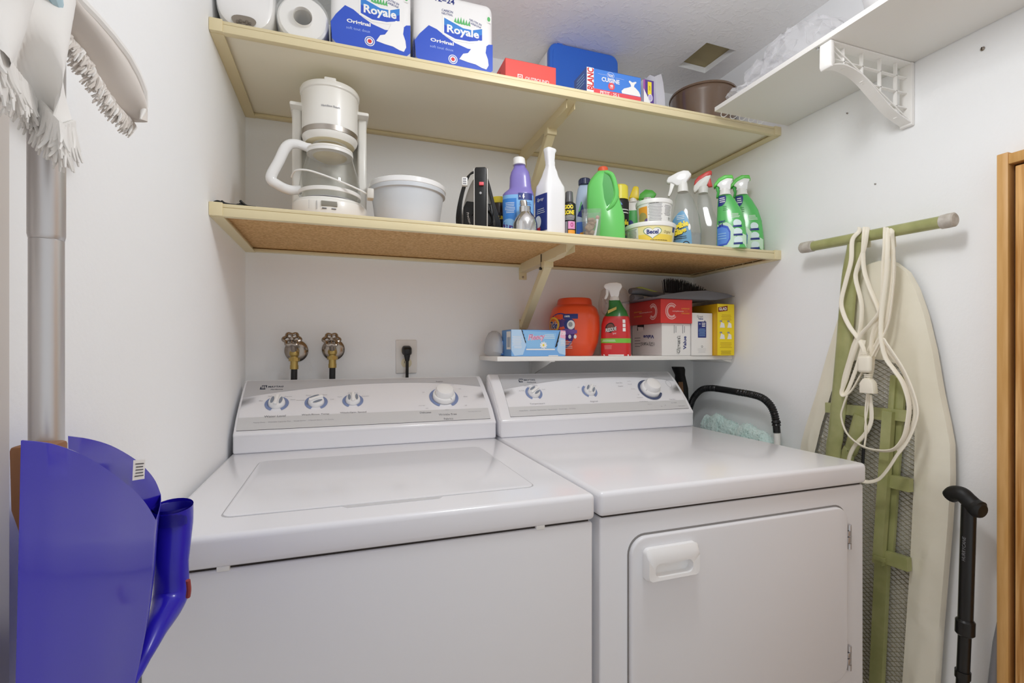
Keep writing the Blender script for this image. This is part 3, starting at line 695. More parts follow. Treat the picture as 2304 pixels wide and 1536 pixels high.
# dark green sliver behind them
b = MB().prism(rrect(-.022, .022, -.03, .03, .008), 'z', 0, .16, mat('dark_green_card', '26382A', .5))
solo('tea_tin', b, 'narrow dark green tin mostly hidden behind the paper towels in the corner', 'tin', (XL + .028, 1.50, ZU))
# two toilet paper packs
def tp_pack(u0, u1, yf, label):
    X0, X1 = PX(u0, yf), PX(u1, yf); wv = X1 - X0; hz = .192; dp = .26
    t = thing('toilet_paper_pack', label, 'toilet paper', ((X0 + X1) / 2, yf + dp / 2, ZU), group='toilet paper packs on the upper shelf')
    b = MB(); b.box(-wv / 2, wv / 2, -dp / 2, dp / 2, 0, hz, WRAP, .020, 5)
    for i in range(2):                                       # roll tops swelling under the wrapper
        for j in range(2): b.sphere((wv * (-.25 + .5 * i), dp * (-.25 + .5 * j), hz - .004), wv * .235, WRAP, sz=.13)
    f = Face(b, (-wv / 2, -dp / 2, 0), (1, 0, 0), (0, 0, 1), wv, hz)
    up = [(.0, .30), (.06, .40), (.17, .53), (.27, .50), (.38, .43), (.50, .37), (.66, .33), (.80, .34), (.88, .39), (.93, .44), (.985, .45)]
    f.poly([(.015, .10), (.10, .015), (.90, .015), (.985, .10)] + list(reversed(up)) + [], BLUE, .0004)
    l = Face(b, (-wv / 2, dp / 2, 0), (0, -1, 0), (0, 0, 1), dp, hz); l.rect(.08, .02, .985, .36, BLUE, .0004); l.lines(.80, .95, .10, .34, 6, WHT)
    f.poly([(.34, .45), (.50, .40), (.68, .405), (.86, .455), (.86, .65), (.72, .60), (.60, .60), (.50, .64), (.34, .70)], WHT, .0006)
    f.poly([(.36, .475), (.50, .425), (.68, .43), (.845, .475), (.845, .63), (.72, .585), (.60, .585), (.50, .62), (.36, .67)], BLUE_L, .0008)
    f.poly([(.36, .475), (.50, .425), (.68, .43), (.845, .475), (.845, .55), (.72, .50), (.60, .50), (.50, .53), (.36, .58)], BLUE, .0009)
    f.text('Royale', .60, .525, .026, WHT, .0012, width=wv * .41, bold=.03)
    f.text('Original', .335, .345, .0115, WHT, .0008, width=wv * .29, bold=.03); f.text('soft tout doux', .33, .268, .0065, mat('print_pale_blue', 'A9BEF0', .4), .0008, width=wv * .29)
    f.text('12=24', .37, .90, .0125, BLUE_D, .0006, width=wv * .24, bold=.02)
    f.text('CARBON', .40, .765, .006, BLUE_D, .0006, width=wv * .14); f.text('NEUTRAL', .40, .725, .005, BLUE_D, .0006, width=wv * .14)
    f.text('NEUTRE EN', .76, .70, .005, BLUE_D, .0006, rot=-.25, width=wv * .16); f.text('CARBONE', .755, .662, .005, BLUE_D, .0006, rot=-.25, width=wv * .16)
    for q in range(6): x = .50 + .035 * q; f.poly([(x - .02, .64), (x + .02, .63), (x + .004, .73 - .01 * abs(q - 2))], GREEN_P, .0003)
    f.poly([(.55, .17), (.60, .25), (.66, .27), (.70, .33), (.74, .42), (.80, .47), (.87, .46), (.90, .40), (.89, .32), (.92, .24), (.93, .16), (.90, .10), (.84, .11), (.76, .14), (.66, .15)], WHT, .0010)
    f.ell(.47, .15, .0115, .0115, WHT, .0008); f.ell(.47, .15, .0095, .0095, BLUE, .0010, inner=.8); f.ell(.47, .15, .005, .005, RED_P, .0012, seg=6)
    f.rect(.90, .73, .965, .82, PAPER, .0004); f.ell(.932, .78, .004, .006, GREEN_P, .0007)
    b.build('wrapper', t)
    return t
tp_pack(744, 926, 1.205, 'toilet paper pack beside the paper towel rolls')
tp_pack(933, 1111, 1.212, 'toilet paper pack beside the small red box')
# red box
RED_BOX = mat('salmon_red_card', 'EE5850', .45); RED_S = mat('dark_red_card', 'A82A24', .45)
bd = boxdims(1112, 1137, 1251, 130, 1.225, ZU); b, f, l, loc = carton(bd, RED_BOX, RED_BOX, RED_BOX, ZU)
f.text('OUTBOUND', .62, .36, .0085, WHT, width=f.w * .47, bold=.01); f.rect(.235, .29, .33, .47, WHT, .0005); f.rect(.252, .32, .313, .44, RED_BOX, .0008); f.poly([(.26, .35), (.3, .35), (.283, .42)], WHT, .001)
for q in range(5): l.ell(.2 + .17 * (q % 4), .3 + .22 * (q % 3), .004, .006, RED_S)
solo('carton', b, 'small red box on the upper shelf beside the blue lidded tub', 'box', loc)
# blue lidded tub standing on its side
L = Loc(1309, 1.46, ZU); t = thing('storage_tub', 'white tub with big blue lid standing on its side, upper shelf', 'storage tub', (L.x0, 1.46, ZU))
BLID = mat('blue_lid_plastic', '3A73D8', .38)
X0, X1 = PX(1233, 1.46) - L.x0, PX(1387, 1.46) - L.x0; ht = PZ(112, PX(1300, 1.46), 1.46) - ZU
b = MB(); b.prism(rrect(X0, X1, 0, ht, .028, 6), 'y', -.012, .010, BLID, .005, 3); b.prism(rrect(X0 + .012, X1 - .012, .012, ht - .012, .022, 6), 'y', -.0135, -.011, BLID, .001)
b.box(X0 + .03, X0 + .05, -.006, .004, ht - .004, ht + .006, BLID, .002); b.build('lid', t)
b = MB(); b.prism(rrect(X0 - .002, X1 - .008, .003, ht - .005, .028, 6), 'y', .0105, .10, WHITE_PL, .008, 3); b.build('tub', t)
# bin bag box with big lettering
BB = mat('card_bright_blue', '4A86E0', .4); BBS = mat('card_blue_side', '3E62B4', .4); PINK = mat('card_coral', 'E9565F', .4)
bd = boxdims(1292, 1320, 1442, 150, 1.215, ZU); b, f, l, loc = carton(bd, BB, BBS, BB, ZU)
f.rect(0, 0, .125, 1, WHT, .0005); f.text('BLANC', .066, .62, .020, RED_P, .0009, rot=pi / 2, width=f.h * .72, bold=.03)
f.rect(.125, 0, 1, .33, PINK, .0005); f.text('PETIT · 25 L', .42, .235, .0095, WHT, .0009, width=f.w * .36, bold=.02); f.lines(.28, .56, .06, .14, 1, WHT, .5)
f.text('CUISINE', .43, .69, .0125, WHT, .0009, width=f.w * .33, bold=.03); f.ell(.445, .50, .0105, .0105, PINK, .0007); f.text('48', .445, .515, .0075, WHT, .0011, bold=.03); f.text('BAGS', .445, .445, .003, WHT, .0011)
f.ell(.43, .86, .0115, .0095, WHT, .0007, inner=.93); f.text('Great', .43, .885, .0052, WHT, .0009, bold=.02); f.text('Value', .43, .835, .0048, WHT, .0009, bold=.02); f.rect(.20, .845, .35, .850, WHT, .0006); f.rect(.52, .815, .68, .820, WHT, .0006)
f.poly([(.64, .34), (.63, .42), (.68, .52), (.76, .58), (.81, .63), (.80, .70), (.765, .78), (.78, .83), (.83, .78), (.85, .79), (.90, .83), (.915, .80), (.875, .72), (.865, .64), (.90, .60), (.96, .50), (.985, .40), (.985, .34)], WHT, .0008)
l.rect(.1, .1, .9, .45, BBS); l.ell(.55, .28, .012, .010, SKY_P, inner=.9); l.lines(.15, .9, .5, .9, 4, SKY_P)
solo('carton', b, 'blue and coral box of kitchen bags before the big blue lid', 'box', loc)
# slim purple box
bd = boxdims(1444, 1447, 1471, 178, 1.225, ZU); bd = (bd[0], bd[1], bd[2], 1.37, bd[4]); b, f, l, loc = carton(bd, PURP, PAPER, PURP, ZU)
f.poly([(.05, .02), (.05, .70), (.45, .42), (.75, .20), (.75, .02)], WHT, .0006); f.rect(.42, .52, .78, .95, YEL_P, .0006); f.rect(.0, .62, .18, 1, mat('print_violet', 'A85BA4', .4), .0005); f.ell(.66, .42, .008, .011, WHT, .0008); f.ell(.66, .42, .0065, .009, mat('print_lilac', 'B9B0D8', .4), .001); f.text('SNAP', .6, .74, .004, BLK_P, rot=pi / 2)
solo('carton', b, 'slim purple and white box beside the blue box of kitchen bags', 'box', loc)
# soft pack in clear film
yf = 1.245; X0, X1 = PX(1472, yf), PX(1504, yf); h = PZ(166, X1, yf) - ZU; b = MB(); random.seed(5)
lo = []
for z in (0, .02, h * .5, h * .8, h): 
    k = 1 - .25 * (z / h) ** 3
    lo.append([Vector((p.x * (1 + .08 * random.uniform(-1, 1)), p.y, z + (0 if z < .01 else .008 * random.uniform(-1, 1)))) for p in se_loop(0, (X1 - X0) / 2 * .98, .07 * k, 4, seg=28)])
b.loft(lo, film('bag_cloudy', 'EDECF2', .55, .2)); t = thing('plastic_bag', 'cloudy clear plastic pack standing between the purple box and brown basin', 'plastic pack', ((X0 + X1) / 2, yf + .07, ZU)); b.build('film', t)
b = MB(); b.box(-(X1 - X0) * .36, (X1 - X0) * .10, -.05, .05, .002, h * .62, mat('lilac_contents', 'B3A6D6', .5), .006); b.build('contents', t)
# brown basin
yc = 1.40
uR = 1508
while True:
    xc, R_ = circ(1505, uR, yc)
    if xc + R_ > XR - .012: break
    uR += 1
t = thing('basin', 'large shiny brown round basin at right end of upper shelf', 'basin', (xc, yc, ZU)); BRN = mat('brown_enamel', '6E543E', .16, spec=.8, coat=.6)
hz = PZ(176, PX(1610, yc - R_), yc - R_) - ZU
b = MB(); b.lathe([(R_ * .80, 0), (R_ * .84, .004), (R_ * .955, hz - .022), (R_ * .965, hz - .018), (R_ * .965, hz - .006), (R_ * .95, hz - .004), (R_ * .78, .008), (0, .006)], BRN, seg=64); b.build('bowl', t)
b = MB(); b.lathe([(R_ * .955, hz - .006), (R_ * .998, hz - .006), (R_, hz - .002), (R_ * .99, hz + .001), (R_ * .945, hz)], BRN, seg=64); b.build('rim', t)

# ---------------------------------------------------------------- on the long white shelf
zs = ZR + .0127
random.seed(11)
t = thing('plastic_bag', 'crumpled clear plastic bags heaped on the long white shelf', 'plastic bags', (1.13, .985, zs))
def crumple(x, y, rx, ry, h, m, seg=40, rings=9, j=.012, seed=1):
    rnd = random.Random(seed); lo = []
    for q in range(rings):
        tq = q / (rings - 1); k = 1.0 if tq < .55 else 1 - ((tq - .55) / .45) ** 2 * .55
        lo.append([Vector((x + rx * k * math.cos(2 * pi * i / seg) + rnd.uniform(-j, j), y + ry * k * math.sin(2 * pi * i / seg) + rnd.uniform(-j, j), (0 if q == 0 else tq * h + rnd.uniform(-j, j) * .5))) for i in range(seg)])
    return MB().loft(lo, m)
crumple(.0, -.03, .078, .105, .122, film('crinkle_film', 'F3F2F6', .20, .08), seed=4).build('tall_bag', t, angle=18)
crumple(.015, .075, .080, .070, .10, film('crinkle_film', 'F3F2F6', .20, .08), seed=8).build('middle_bag', t, angle=18)
crumple(-.015, .11, .085, .060, .032, film('crinkle_film_low', 'F1F1F3', .35, .08), j=.007, seed=6).build('flat_bag', t, angle=18)
b = MB()
for q in range(5):
    y = .06 + q * .017; b.tube([(-.082 + .034 * q, .172, -.012), (-.078 + .034 * q, .178, -.020), (-.066 + .034 * q, .180, -.021), (-.058 + .034 * q, .174, -.013), (-.068 + .034 * q, .169, -.002)], .0012, WHITE_PL, seg=6)
b.build('curled_edge', t)
for q in range(9):                                             # folded stiff creases that catch the light
    pass
t = thing('mixing_bowl', 'white mixing bowl on the long white shelf, near its bracket', 'bowl', (1.185, .70, zs)); b = MB()
b.lathe([(.045, 0), (.05, .003), (.085, .025), (.112, .065), (.120, .105), (.123, .118), (.117, .118), (.107, .066), (.08, .030), (0, .012)], WHITE_GLOSS, seg=48); b.build('bowl', t)

# ---------------------------------------------------------------- lower shelf
# black straps
b = MB(); P = lambda u, v, Y=1.235: tuple(onY(u, v, Y) - Vector((PX(525, 1.235), 1.235, ZL)))
for path, r in (([(480, 458), (490, 454), (500, 457), (512, 463), (524, 466)], .0035), ([(499, 453), (506, 458), (520, 461), (536, 463), (548, 467)], .003), ([(541, 452), (547, 458), (556, 464), (568, 466), (576, 467)], .003), ([(540, 458), (545, 463), (552, 467)], .0028), ([(528, 464), (538, 461), (546, 466)], .003)):
    b.tube([P(*q) for q in path], r, mat('black_strap', '2A2D2E', .5), seg=8, flat=2.2)
for u in (500, 520, 545, 562): b.box(P(u, 470)[0] - .008, P(u, 470)[0] + .008, -.006, .006, .0, max(.004, P(u, 466)[2]), mat('black_strap', '2A2D2E', .5), .001)
solo('rubber_strap', b, 'black curled rubber straps at left end of lower shelf', 'strap', (PX(525, 1.235), 1.235, ZL))
# teal cloth
p = onY(648, 474, 1.36); b = MB(); b.sphere((0, 0, .009), .022, mat('teal_cloth', '1F7C86', .8), sx=1.3, sz=.5); b.sphere((.02, .01, .006), .014, mat('teal_cloth', '1F7C86', .8), sx=1.2, sz=.45)
solo('folded_cloth', b, 'scrap of teal cloth behind the left side of coffee maker', 'cloth', (p.x, 1.36, ZL))

# coffee maker
COF = mat('warm_white_plastic', 'EFEDE7', .3, coat=.2); COF_U = mat('coffee_stained_plastic', 'DED3B4', .4)
L = Loc(743, 1.325, ZL); t = thing('coffee_maker', 'white coffee maker with chrome band standing on lower shelf', 'coffee maker', L.loc, L.rz)
bw = .088; b = MB()
poly = [(bw, .10), (-bw, .10)] + [(-bw * math.cos(a), -.015 - .078 * math.sin(a)) for a in [pi * i / 18 for i in range(19)]]
b.prism(poly, 'z', .0, .048, COF, .006, 3)
f = Wrap(b, [(0, bw * 1.0, .0935, 2.3, 0, 0), (.06, bw, .0935, 2.3, 0, 0)], -2.3, -.85, .0, .048)
b.prism([(x * .93, y * .93) for x, y in poly], 'z', .046, .054, COF, .003)
b.build('base', t)
b = MB(); dsp = mat('grey_display', '8D8A80', .2)
b.box(-.020, .016, -.0945, -.090, .028, .040, dsp, .001); b.box(-.018, -.008, -.0945, -.090, .0215, .0235, INK); b.box(.003, .013, -.0945, -.090, .0215, .0235, INK)
for x in (-.047, -.030): b.box(x, x + .0006, -.0925 + abs(x) * .06, -.088, .020, .040, INK_L)
b.build('display', t)
b = MB(); b.lathe([(0, .0545), (.066, .0545), (.067, .057), (.069, .0545)], GREYP, cy=-.018); b.build('warming_plate', t)
b = MB()
for sx in (-1, 1): b.prism(rrect(*sorted((sx * .0675, sx * .0905)), .022, .10, .007, 4), 'z', .046, L.z(246) , COF, .003)
b.box(-.088, .088, .078, .10, .046, L.z(246), COF, .004); b.build('housing', t)
zb0, zb1 = .2015, L.z(222)
b = MB(); b.lathe([(.030, zb0 + .004), (.046, zb0 + .003), (.058, zb0 + .004), (.0645, zb0 + .012), (.0665, zb0 + .02), (.0665, zb1)], COF, seg=56, cap=False); b.build('brew_basket', t)
b = MB(); b.lathe([(.0, zb0 + .006), (.030, zb0 + .0045), (.052, zb0 + .0022), (.0585, zb0 + .0038)], COF_U, seg=40); 
b.lathe([(.020, zb0 + .0030), (.017, zb0 - .001), (.0145, zb0 - .001), (.014, zb0 + .004)], mat('brown_stain', '8A7646', .5), seg=32, cap=False); b.lathe([(0, zb0 - .002), (.0140, zb0 - .002)], COF, seg=24); b.box(-.007, -.003, -.006, .004, zb0 - .004, zb0 - .0015, DARKGAP); b.box(.003, .007, -.006, .004, zb0 - .004, zb0 - .0015, DARKGAP); b.build('drip_outlet', t)
b = MB(); b.lathe([(.0667, zb0 + .0195), (.0676, zb0 + .020), (.0676, zb0 + .0320), (.0667, zb0 + .0325)], STEEL, seg=56, cap=False); b.build('chrome_band', t)
b = MB(); b.lathe([(.0667, zb1 - .002), (.0705, zb1 + .000), (.0715, zb1 + .008), (.069, zb1 + .013), (.05, zb1 + .017), (0, zb1 + .019)], COF, seg=56)
b.box(-.0945, .0945, -.004, .102, L.z(250), L.z(250) + .010, COF, .004); b.box(-.069, .069, .0, .10, L.z(250), zb1 + .012, COF, .006); b.prism([(-.014, -.070), (.014, -.070), (.008, -.030), (-.008, -.030)], 'z', zb1 + .008, zb1 + .019, COF, .003); b.build('lid', t)
bt = MB(); f = Wrap(bt, [(0, .0666, .0666, 2, 0, 0), (.4, .0666, .0666, 2, 0, 0)], -2.1, -1.05, zb0 + .07, zb0 + .084); f.text('Hamilton Beach', .52, .4, .0052, INK_L, .0005, width=.043, bold=.02); bt.build('maker_name', t)
b = MB(); Pc = lambda u, v, y: (L.x(u), y, L.z(v))
b.tube([Pc(662, 425, -.06), Pc(672, 418, -.085), Pc(700, 418, -.096), Pc(750, 430, -.099), Pc(800, 444, -.094), Pc(826, 452, -.085)], .0022, WHITE_PL, seg=8)
b.box(L.x(822), L.x(837), -.098, -.072, L.z(462), L.z(440), mat('grey_white_plug', 'D4D0C8', .4), .003); b.build('cord', t)
# carafe
CZ = .0576; zz = lambda v: L.z(v) - CZ
M2 = Matrix.Rotation(L.rz, 4, 'Z') @ Vector((0, -.018, 0))
cf = thing('carafe', 'glass coffee carafe with white handle sitting in the coffee maker', 'carafe', (L.x0 + M2.x, L.Y + M2.y, ZL + CZ), L.rz)
HT = zz(352)
g = MB(); g.lathe([(.050, 0), (.063, .005), (.0715, .016), (.0725, .032), (.069, .058), (.0615, .082), (.0525, HT - .006), (.052, HT - .003)], GLASS, seg=56, cap=False); g.lathe([(0, .001), (.05, .001)], GLASS, seg=56, cap=False); g.fixn = True; g.build('glass', cf)
g = MB(); g.lathe([(.030, HT - .012), (.045, HT - .008), (.0515, HT - .003), (.0545, HT + .001), (.054, HT + .005), (.046, HT + .008), (0, HT + .009)], COF, seg=48); g.lathe([(0, HT - .020), (.022, HT - .020), (.034, HT - .014), (.047, HT - .004)], COF_U, seg=40); g.build('lid', cf)
g = MB(); g.lathe([(.0525, HT - .008), (.0548, HT - .008), (.0548, HT - .001), (.0525, HT - .001)], WHITE_PL, seg=48); g.build('collar', cf)
g = MB(); g.lathe([(.0726, .010), (.0738, .011), (.0738, .019), (.0728, .020)], WHITE_PL, seg=48, cap=False); g.build('glass_band', cf)
g = MB()
hp = [(L.x(700), zz(349)), (L.x(672), zz(342)), (L.x(650), zz(350)), (L.x(633), zz(385)), (L.x(617), zz(421)), (L.x(630), zz(434)), (L.x(655), zz(443)), (L.x(680), zz(440))]
g.tube([(x, -.006, z) for x, z in hp], [.010, .011, .0125, .012, .0125, .012, .012, .010], WHITE_GLOSS, seg=14, flat=.8, up=Vector((0, 0, 1))); g.box(L.x(672), L.x(704), -.014, .004, zz(350), zz(338), WHITE_GLOSS, .004); g.build('handle', cf)

# white tub
yc = 1.335; xc, R_ = circ(829, 1003, yc); TUBM = mat('translucent_white_tub', 'E4E9EF', .35, alpha=.82, coat=.2)
t = thing('plastic_tub', 'round translucent white tub of powder beside the coffee maker', 'tub', (xc, yc, ZL)); hz = PZ(398, xc, yc - R_) - ZL
b = MB(); b.lathe([(0, .001), (R_ * .74, .001), (R_ * .80, .006), (R_ * .93, hz - .022), (R_ * .985, hz - .020), (R_ * .99, hz - .004)], TUBM, seg=64); b.build('body', t)
b = MB(); b.lathe([(R_ * .985, hz - .010), (R_ * 1.0, hz - .009), (R_, hz + .002), (R_ * .985, hz + .004), (R_ * .96, hz + .002), (R_ * .96, hz - .010)], WHITE_GLOSS, seg=64); b.lathe([(0, hz - .001), (R_ * .965, hz - .001)], WHITE_GLOSS, seg=64); b.build('lid', t)
b = MB(); b.add([], [], WHT); n = 48; vs = []
for r, z in ((R_ * .70, .004), (R_ * .77, .010)): vs += [(r * math.cos(2 * pi * i / n), r * math.sin(2 * pi * i / n), z) for i in range(n)]
vs += [(R_ * .80 * math.cos(2 * pi * i / n), R_ * .80 * math.sin(2 * pi * i / n), .032 + .030 * math.cos(2 * pi * i / n) - .006 * math.sin(2 * pi * i / n)) for i in range(n)] + [(0, 0, .034)]
b.add(vs, [[q * n + i, q * n + (i + 1) % n, (q + 1) * n + (i + 1) % n, (q + 1) * n + i] for q in range(2) for i in range(n)] + [[2 * n + i, 2 * n + (i + 1) % n, 3 * n] for i in range(n)] + [list(range(n))], WHT); b.build('powder', t)
# dark red tube
p0 = onY(994, 496, 1.40); p1 = onY(1030, 496, 1.40); rr = .0125
b = MB(); b.cyl((-.03, 0, rr), (.045, 0, rr), rr, mat('maroon_plastic', '6A2326', .35)); b.cyl((.045, 0, rr), (.06, 0, rr), rr * .7, BLACK)
solo('torch', b, 'dark red tube lying between the white tub and the clothes iron', 'torch', (PX(1010, 1.40), 1.40, ZL))

# clothes iron standing on its heel
L = Loc(1078, 1.29, ZL); t = thing('clothes_iron', 'black and grey clothes iron on its heel, wrapped in its black cord', 'iron', L.loc, L.rz)
GSH = mat('iron_grey_shell', 'CFCCC6', .4)
def archp(k, dx=0):
    w_ = .052 * k; top = L.z(391) * (.5 + .5 * k); o = [(-w_ + dx, 0), (w_ + dx, 0)]
    for i in range(1, 12): a = i / 12; o.append((w_ * math.cos(a * pi / 2) ** .55 + dx, top * a if a < .999 else top))
    for i in range(12, 0, -1): a = i / 12; o.append((-w_ * math.cos(a * pi / 2) ** .55 + dx, top * a))
    return o
b = MB(); b.prism(archp(1.0), 'y', .045, .056, STEEL, .002); b.build('soleplate', t)
b = MB(); b.prism(archp(.97), 'y', -.008, .045, GSH, .008, 3); b.build('shell', t)
b = MB(); b.prism([(-.044, 0), (.040, 0), (.038, L.z(462)), (-.034, L.z(456)), (-.042, L.z(470))], 'y', -.016, -.008, BLACK, .003)
f = Face(b, (-.046, -.0162, 0), (1, 0, 0), (0, 0, 1), .09, .08); f.text('Proctor-Silex', .23, .42, .0065, WHT, rot=-1.35, width=.050, shear=.2); f.lines(.36, .42, .2, .5, 8, GREY_P); b.build('control_block', t)
b = MB(); b.prism([(L.x(1069), 0), (L.x(1094), 0), (L.x(1094), L.z(396)), (L.x(1091), L.z(393)), (L.x(1070), L.z(394)), (L.x(1068), L.z(398))], 'y', -.060, -.012, BLACK, .004, 3)
b.box(L.x(1066.5), L.x(1068.5), -.058, .0, 0, L.z(396), GSH, .0005); b.box(L.x(1094.5), L.x(1096.5), -.058, .0, 0, L.z(396), GSH, .0005); hd = b.build('handle', t)
MB().box(L.x(1078), L.x(1088), -.065, -.059, L.z(434), L.z(427), mat('coral_switch', 'E8606A', .4), .001).build('switch', hd)
MB().lathe([(0, .002), (.003, .0015), (.0034, 0)], GREYP, seg=14, M=Matrix.Translation((L.x(1081), -.0605, L.z(450))) @ Matrix.Rotation(pi / 2, 4, 'X')).build('screw', hd)
b = MB(); random.seed(2)
for q in range(4):
    o = q * .0042; y = -.004 - .007 * q
    b.tube([(-.044 - o * .3, y, .006), (-.060 + o, y, .03), (-.055 + o * .7, y - .004, .085), (-.034 + o * .6, y - .004, L.z(404)), (-.004, y, L.z(388) - o * .6), (.020 - o * .4, y, L.z(400)), (.040 - o * .6, y - .01, .085), (.055 - o, y - .016, .03), (.050 - o, y - .016, .006)], .0024, BLACK_R, seg=8)
b.tube([(-.02, -.016, .05), (-.005, -.02, .075), (.03, -.02, .06), (.034, -.018, .03), (.0, -.018, .02)], .0026, BLACK_R, seg=8); b.build('cord', t)
b = MB(); b.box(L.x(1040), L.x(1053), -.044, -.030, L.z(430), L.z(411), WHITE_PL, .003); 
for q in range(3): b.box(L.x(1043), L.x(1050), -.0445, -.043, L.z(427 - q * 5), L.z(424.5 - q * 5), GREY_P)
b.build('cord_clip', t)
# jar with yellow lid
L = Loc(1122, 1.42, ZL); t = thing('jar', 'dark jar with yellow lid half hidden behind the clothes iron', 'jar', L.loc, L.rz); b = MB(); DK = mat('dark_brown_glass', '2A1E1A', .15)
se = L.secs([(None, 1099, 1145), (470, 1099, 1145), (462, 1101, 1143), (459, 1106, 1138)]); se_body(se, DK, b); f = Wrap(b, se, -2.3, -.8, 0, L.z(466)); f.rect(0, .18, 1, .8, BLK_P, .0004); f.text('LB', .62, .68, .010, YEL_P, .0009, bold=.04); f.rect(.45, .25, 1, .42, mat('print_brick', 'A5544A', .4), .0007); b.build('glass', t)
b = MB(); se_body(L.secs([(460, 1104, 1140), (447, 1104, 1140), (446, 1106, 1138)]), YEL_P, b); b.build('lid', t)

# purple bottle
L = Loc(1167, 1.285, ZL); t = thing('detergent_bottle', 'purple bottle with white cap and pale blue label', 'bottle', L.loc, L.rz); PRB = mat('lilac_plastic', '8276BE', .25, coat=.3)
se = L.secs([(None, 1133, 1202), (470, 1131, 1202), (440, 1131, 1201), (436, 1134, 1200), (428, 1144, 1197), (424, 1146, 1196), (400, 1147, 1193), (388, 1150, 1190), (380, 1155, 1184), (373, 1157, 1181), (368, 1157, 1180)], 2.8, .62)
b = MB(); se_body(se, PRB, b); LB = mat('label_sky_blue', '86BDF0', .35)
f = Wrap(b, se, -2.9, -.35, .012, L.z(444)); f.rect(0, .0, 1, 1, LB, .0005); f.rect(.0, .12, .45, .9, BLUE_L, .0008); f.rect(.52, .86, .95, 1.04, BLUE_D, .0009); f.poly([(.70, .87), (.75, .95), (.73, .95), (.73, 1.02), (.70, 1.02), (.70, .95), (.67, .95)], WHT, .0012); f.text('A', .58, .95, .006, WHT, .0012); f.lines(.10, .40, .5, .8, 7, WHT, .3, .0010); f.lines(.54, .92, .55, .8, 6, BLUE_D, .25, .001); f.ell(.2, .22, .018, .014, SKY_P, .0012); f.poly([(0, 0), (.5, 0), (.3, .16), (0, .24)], PURP, .0013); b.build('body', t)
b = MB(); se_body(L.secs([(372, 1154, 1183), (358, 1154, 1181), (356, 1156, 1179)]), WHITE_PL, b); b.build('cap', t)

# chrome soap bottle
L = Loc(1182, 1.222, ZL); t = thing('soap_dispenser', 'rounded chrome soap dispenser before the purple bottle', 'dispenser', L.loc, L.rz); b = MB()
SEB = [(None, 1154, 1209), (505, 1154, 1209), (493, 1158, 1206), (483, 1166, 1199), (478, 1169, 1195)]
se_body(L.secs(SEB), CHROME, b); b.build('body', t); b = MB(); se_body(L.secs([(479, 1168, 1194), (466, 1168, 1194), (465, 1170, 1192)]), CHROME, b); b.build('collar', t)
b = MB(); se_body(L.secs([(466, 1172, 1187), (455, 1170, 1186), (452, 1170, 1185)], 3), STEEL, b); b.build('pump_head', t)

# white flip-top bottle
L = Loc(1238, 1.245, ZL, .0); t = thing('cleaner_bottle', 'tall white bottle with flat spout and dark blue side label', 'bottle', L.loc, L.rz + .75); WB = mat('white_bottle_plastic', 'EFEFF1', .35, coat=.15)
q_ = .82
se = L.secs([(None, 1209, 1267), (440, 1209, 1267), (421, 1211, 1266), (414, 1215, 1262), (398, 1221, 1254), (385, 1225, 1251), (377, 1228, 1248), (374, 1228, 1248)], 6, q_)
b = MB(); se_body(se, WB, b, seg=64); f = Wrap(b, se, pi - .62, pi + .62, .012, L.z(440)); f.rect(0, 0, 1, .96, BLUE_D, .0005); f.ell(.3, .25, .013, .017, WHT, .0009); f.lines(.15, .9, .45, .6, 3, WHT, .25, .0009); f.text('Spray', .5, .82, .011, WHT, .0009, shear=.3); f.rect(0, 0, .5, .10, RED_P, .0009); b.build('body', t)
b = MB(); se_body(L.secs([(376, 1228, 1248), (364, 1227, 1248), (362, 1226, 1247), (345, 1224, 1248), (340, 1223, 1251), (336, 1224, 1250)], 4, .75), WB, b); b.build('spout', t)
# small can with lettering
L = Loc(1282, 1.245, ZL); t = thing('solvent_bottle', 'small black bottle with grey cap and big yellow lettering', 'bottle', L.loc, L.rz); b = MB()
se = L.secs([(None, 1267, 1296), (470, 1267, 1296), (460, 1268, 1295), (455, 1272, 1289)]); se_body(se, BLK_P, b); f = Wrap(b, se, -2.9, -.25, .003, L.z(458)); f.text('GOO', .45, .86, .0125, YEL_P, .0006, width=.026, bold=.05); f.text('GONE', .47, .70, .0125, YEL_P, .0006, width=.030, bold=.05); f.lines(.15, .85, .48, .62, 4, WHT, .3); f.rect(.42, .22, .85, .44, mat('print_pink', 'E59BC8', .4), .0006); f.ell(.63, .34, .004, .006, mat('print_magenta', 'C0508E', .4), .001, inner=.5); f.rect(.10, .1, .38, .44, GREY_P, .0006); f.rect(.42, .04, .85, .19, ORANGE_P, .0006); b.build('body', t)
b = MB(); se_body(L.secs([(456, 1271, 1290), (434, 1272, 1289), (432, 1273, 1288)]), mat('smoke_grey_cap', '5E5E60', .3), b); b.build('cap', t)
# pale blue bottle, navy cap
L = Loc(1316, 1.37, ZL); t = thing('detergent_bottle', 'pale blue bottle with navy cap behind the green jug', 'bottle', L.loc, L.rz); b = MB()
se = L.secs([(None, 1294, 1340), (470, 1294, 1340), (445, 1296, 1338), (425, 1300, 1334), (416, 1304, 1330), (413, 1304, 1328)], 2.6, .6); se_body(se, mat('pale_blue_plastic', 'B9CBE8', .25, coat=.3), b); f = Wrap(b, se, -2.7, -.6, .008, L.z(447)); f.rect(0, 0, .7, .5, mat('label_cornflower', '4B79D6', .4), .0005); f.poly([(.05, .62), (.2, .8), (.35, .86), (.45, .7), (.35, .58), (.2, .6)], BLUE_D, .0006); f.poly([(.1, .7), (.25, .92), (.3, .88), (.2, .72)], GREEN_P, .0008); f.poly([(.02, .05), (.3, .1), (.5, .3), (.2, .28)], ORANGE_P, .0008); b.build('body', t)
b = MB(); se_body(L.secs([(417, 1302, 1330), (405, 1302, 1329), (403, 1304, 1327)]), mat('navy_cap', '1E2750', .3), b); 
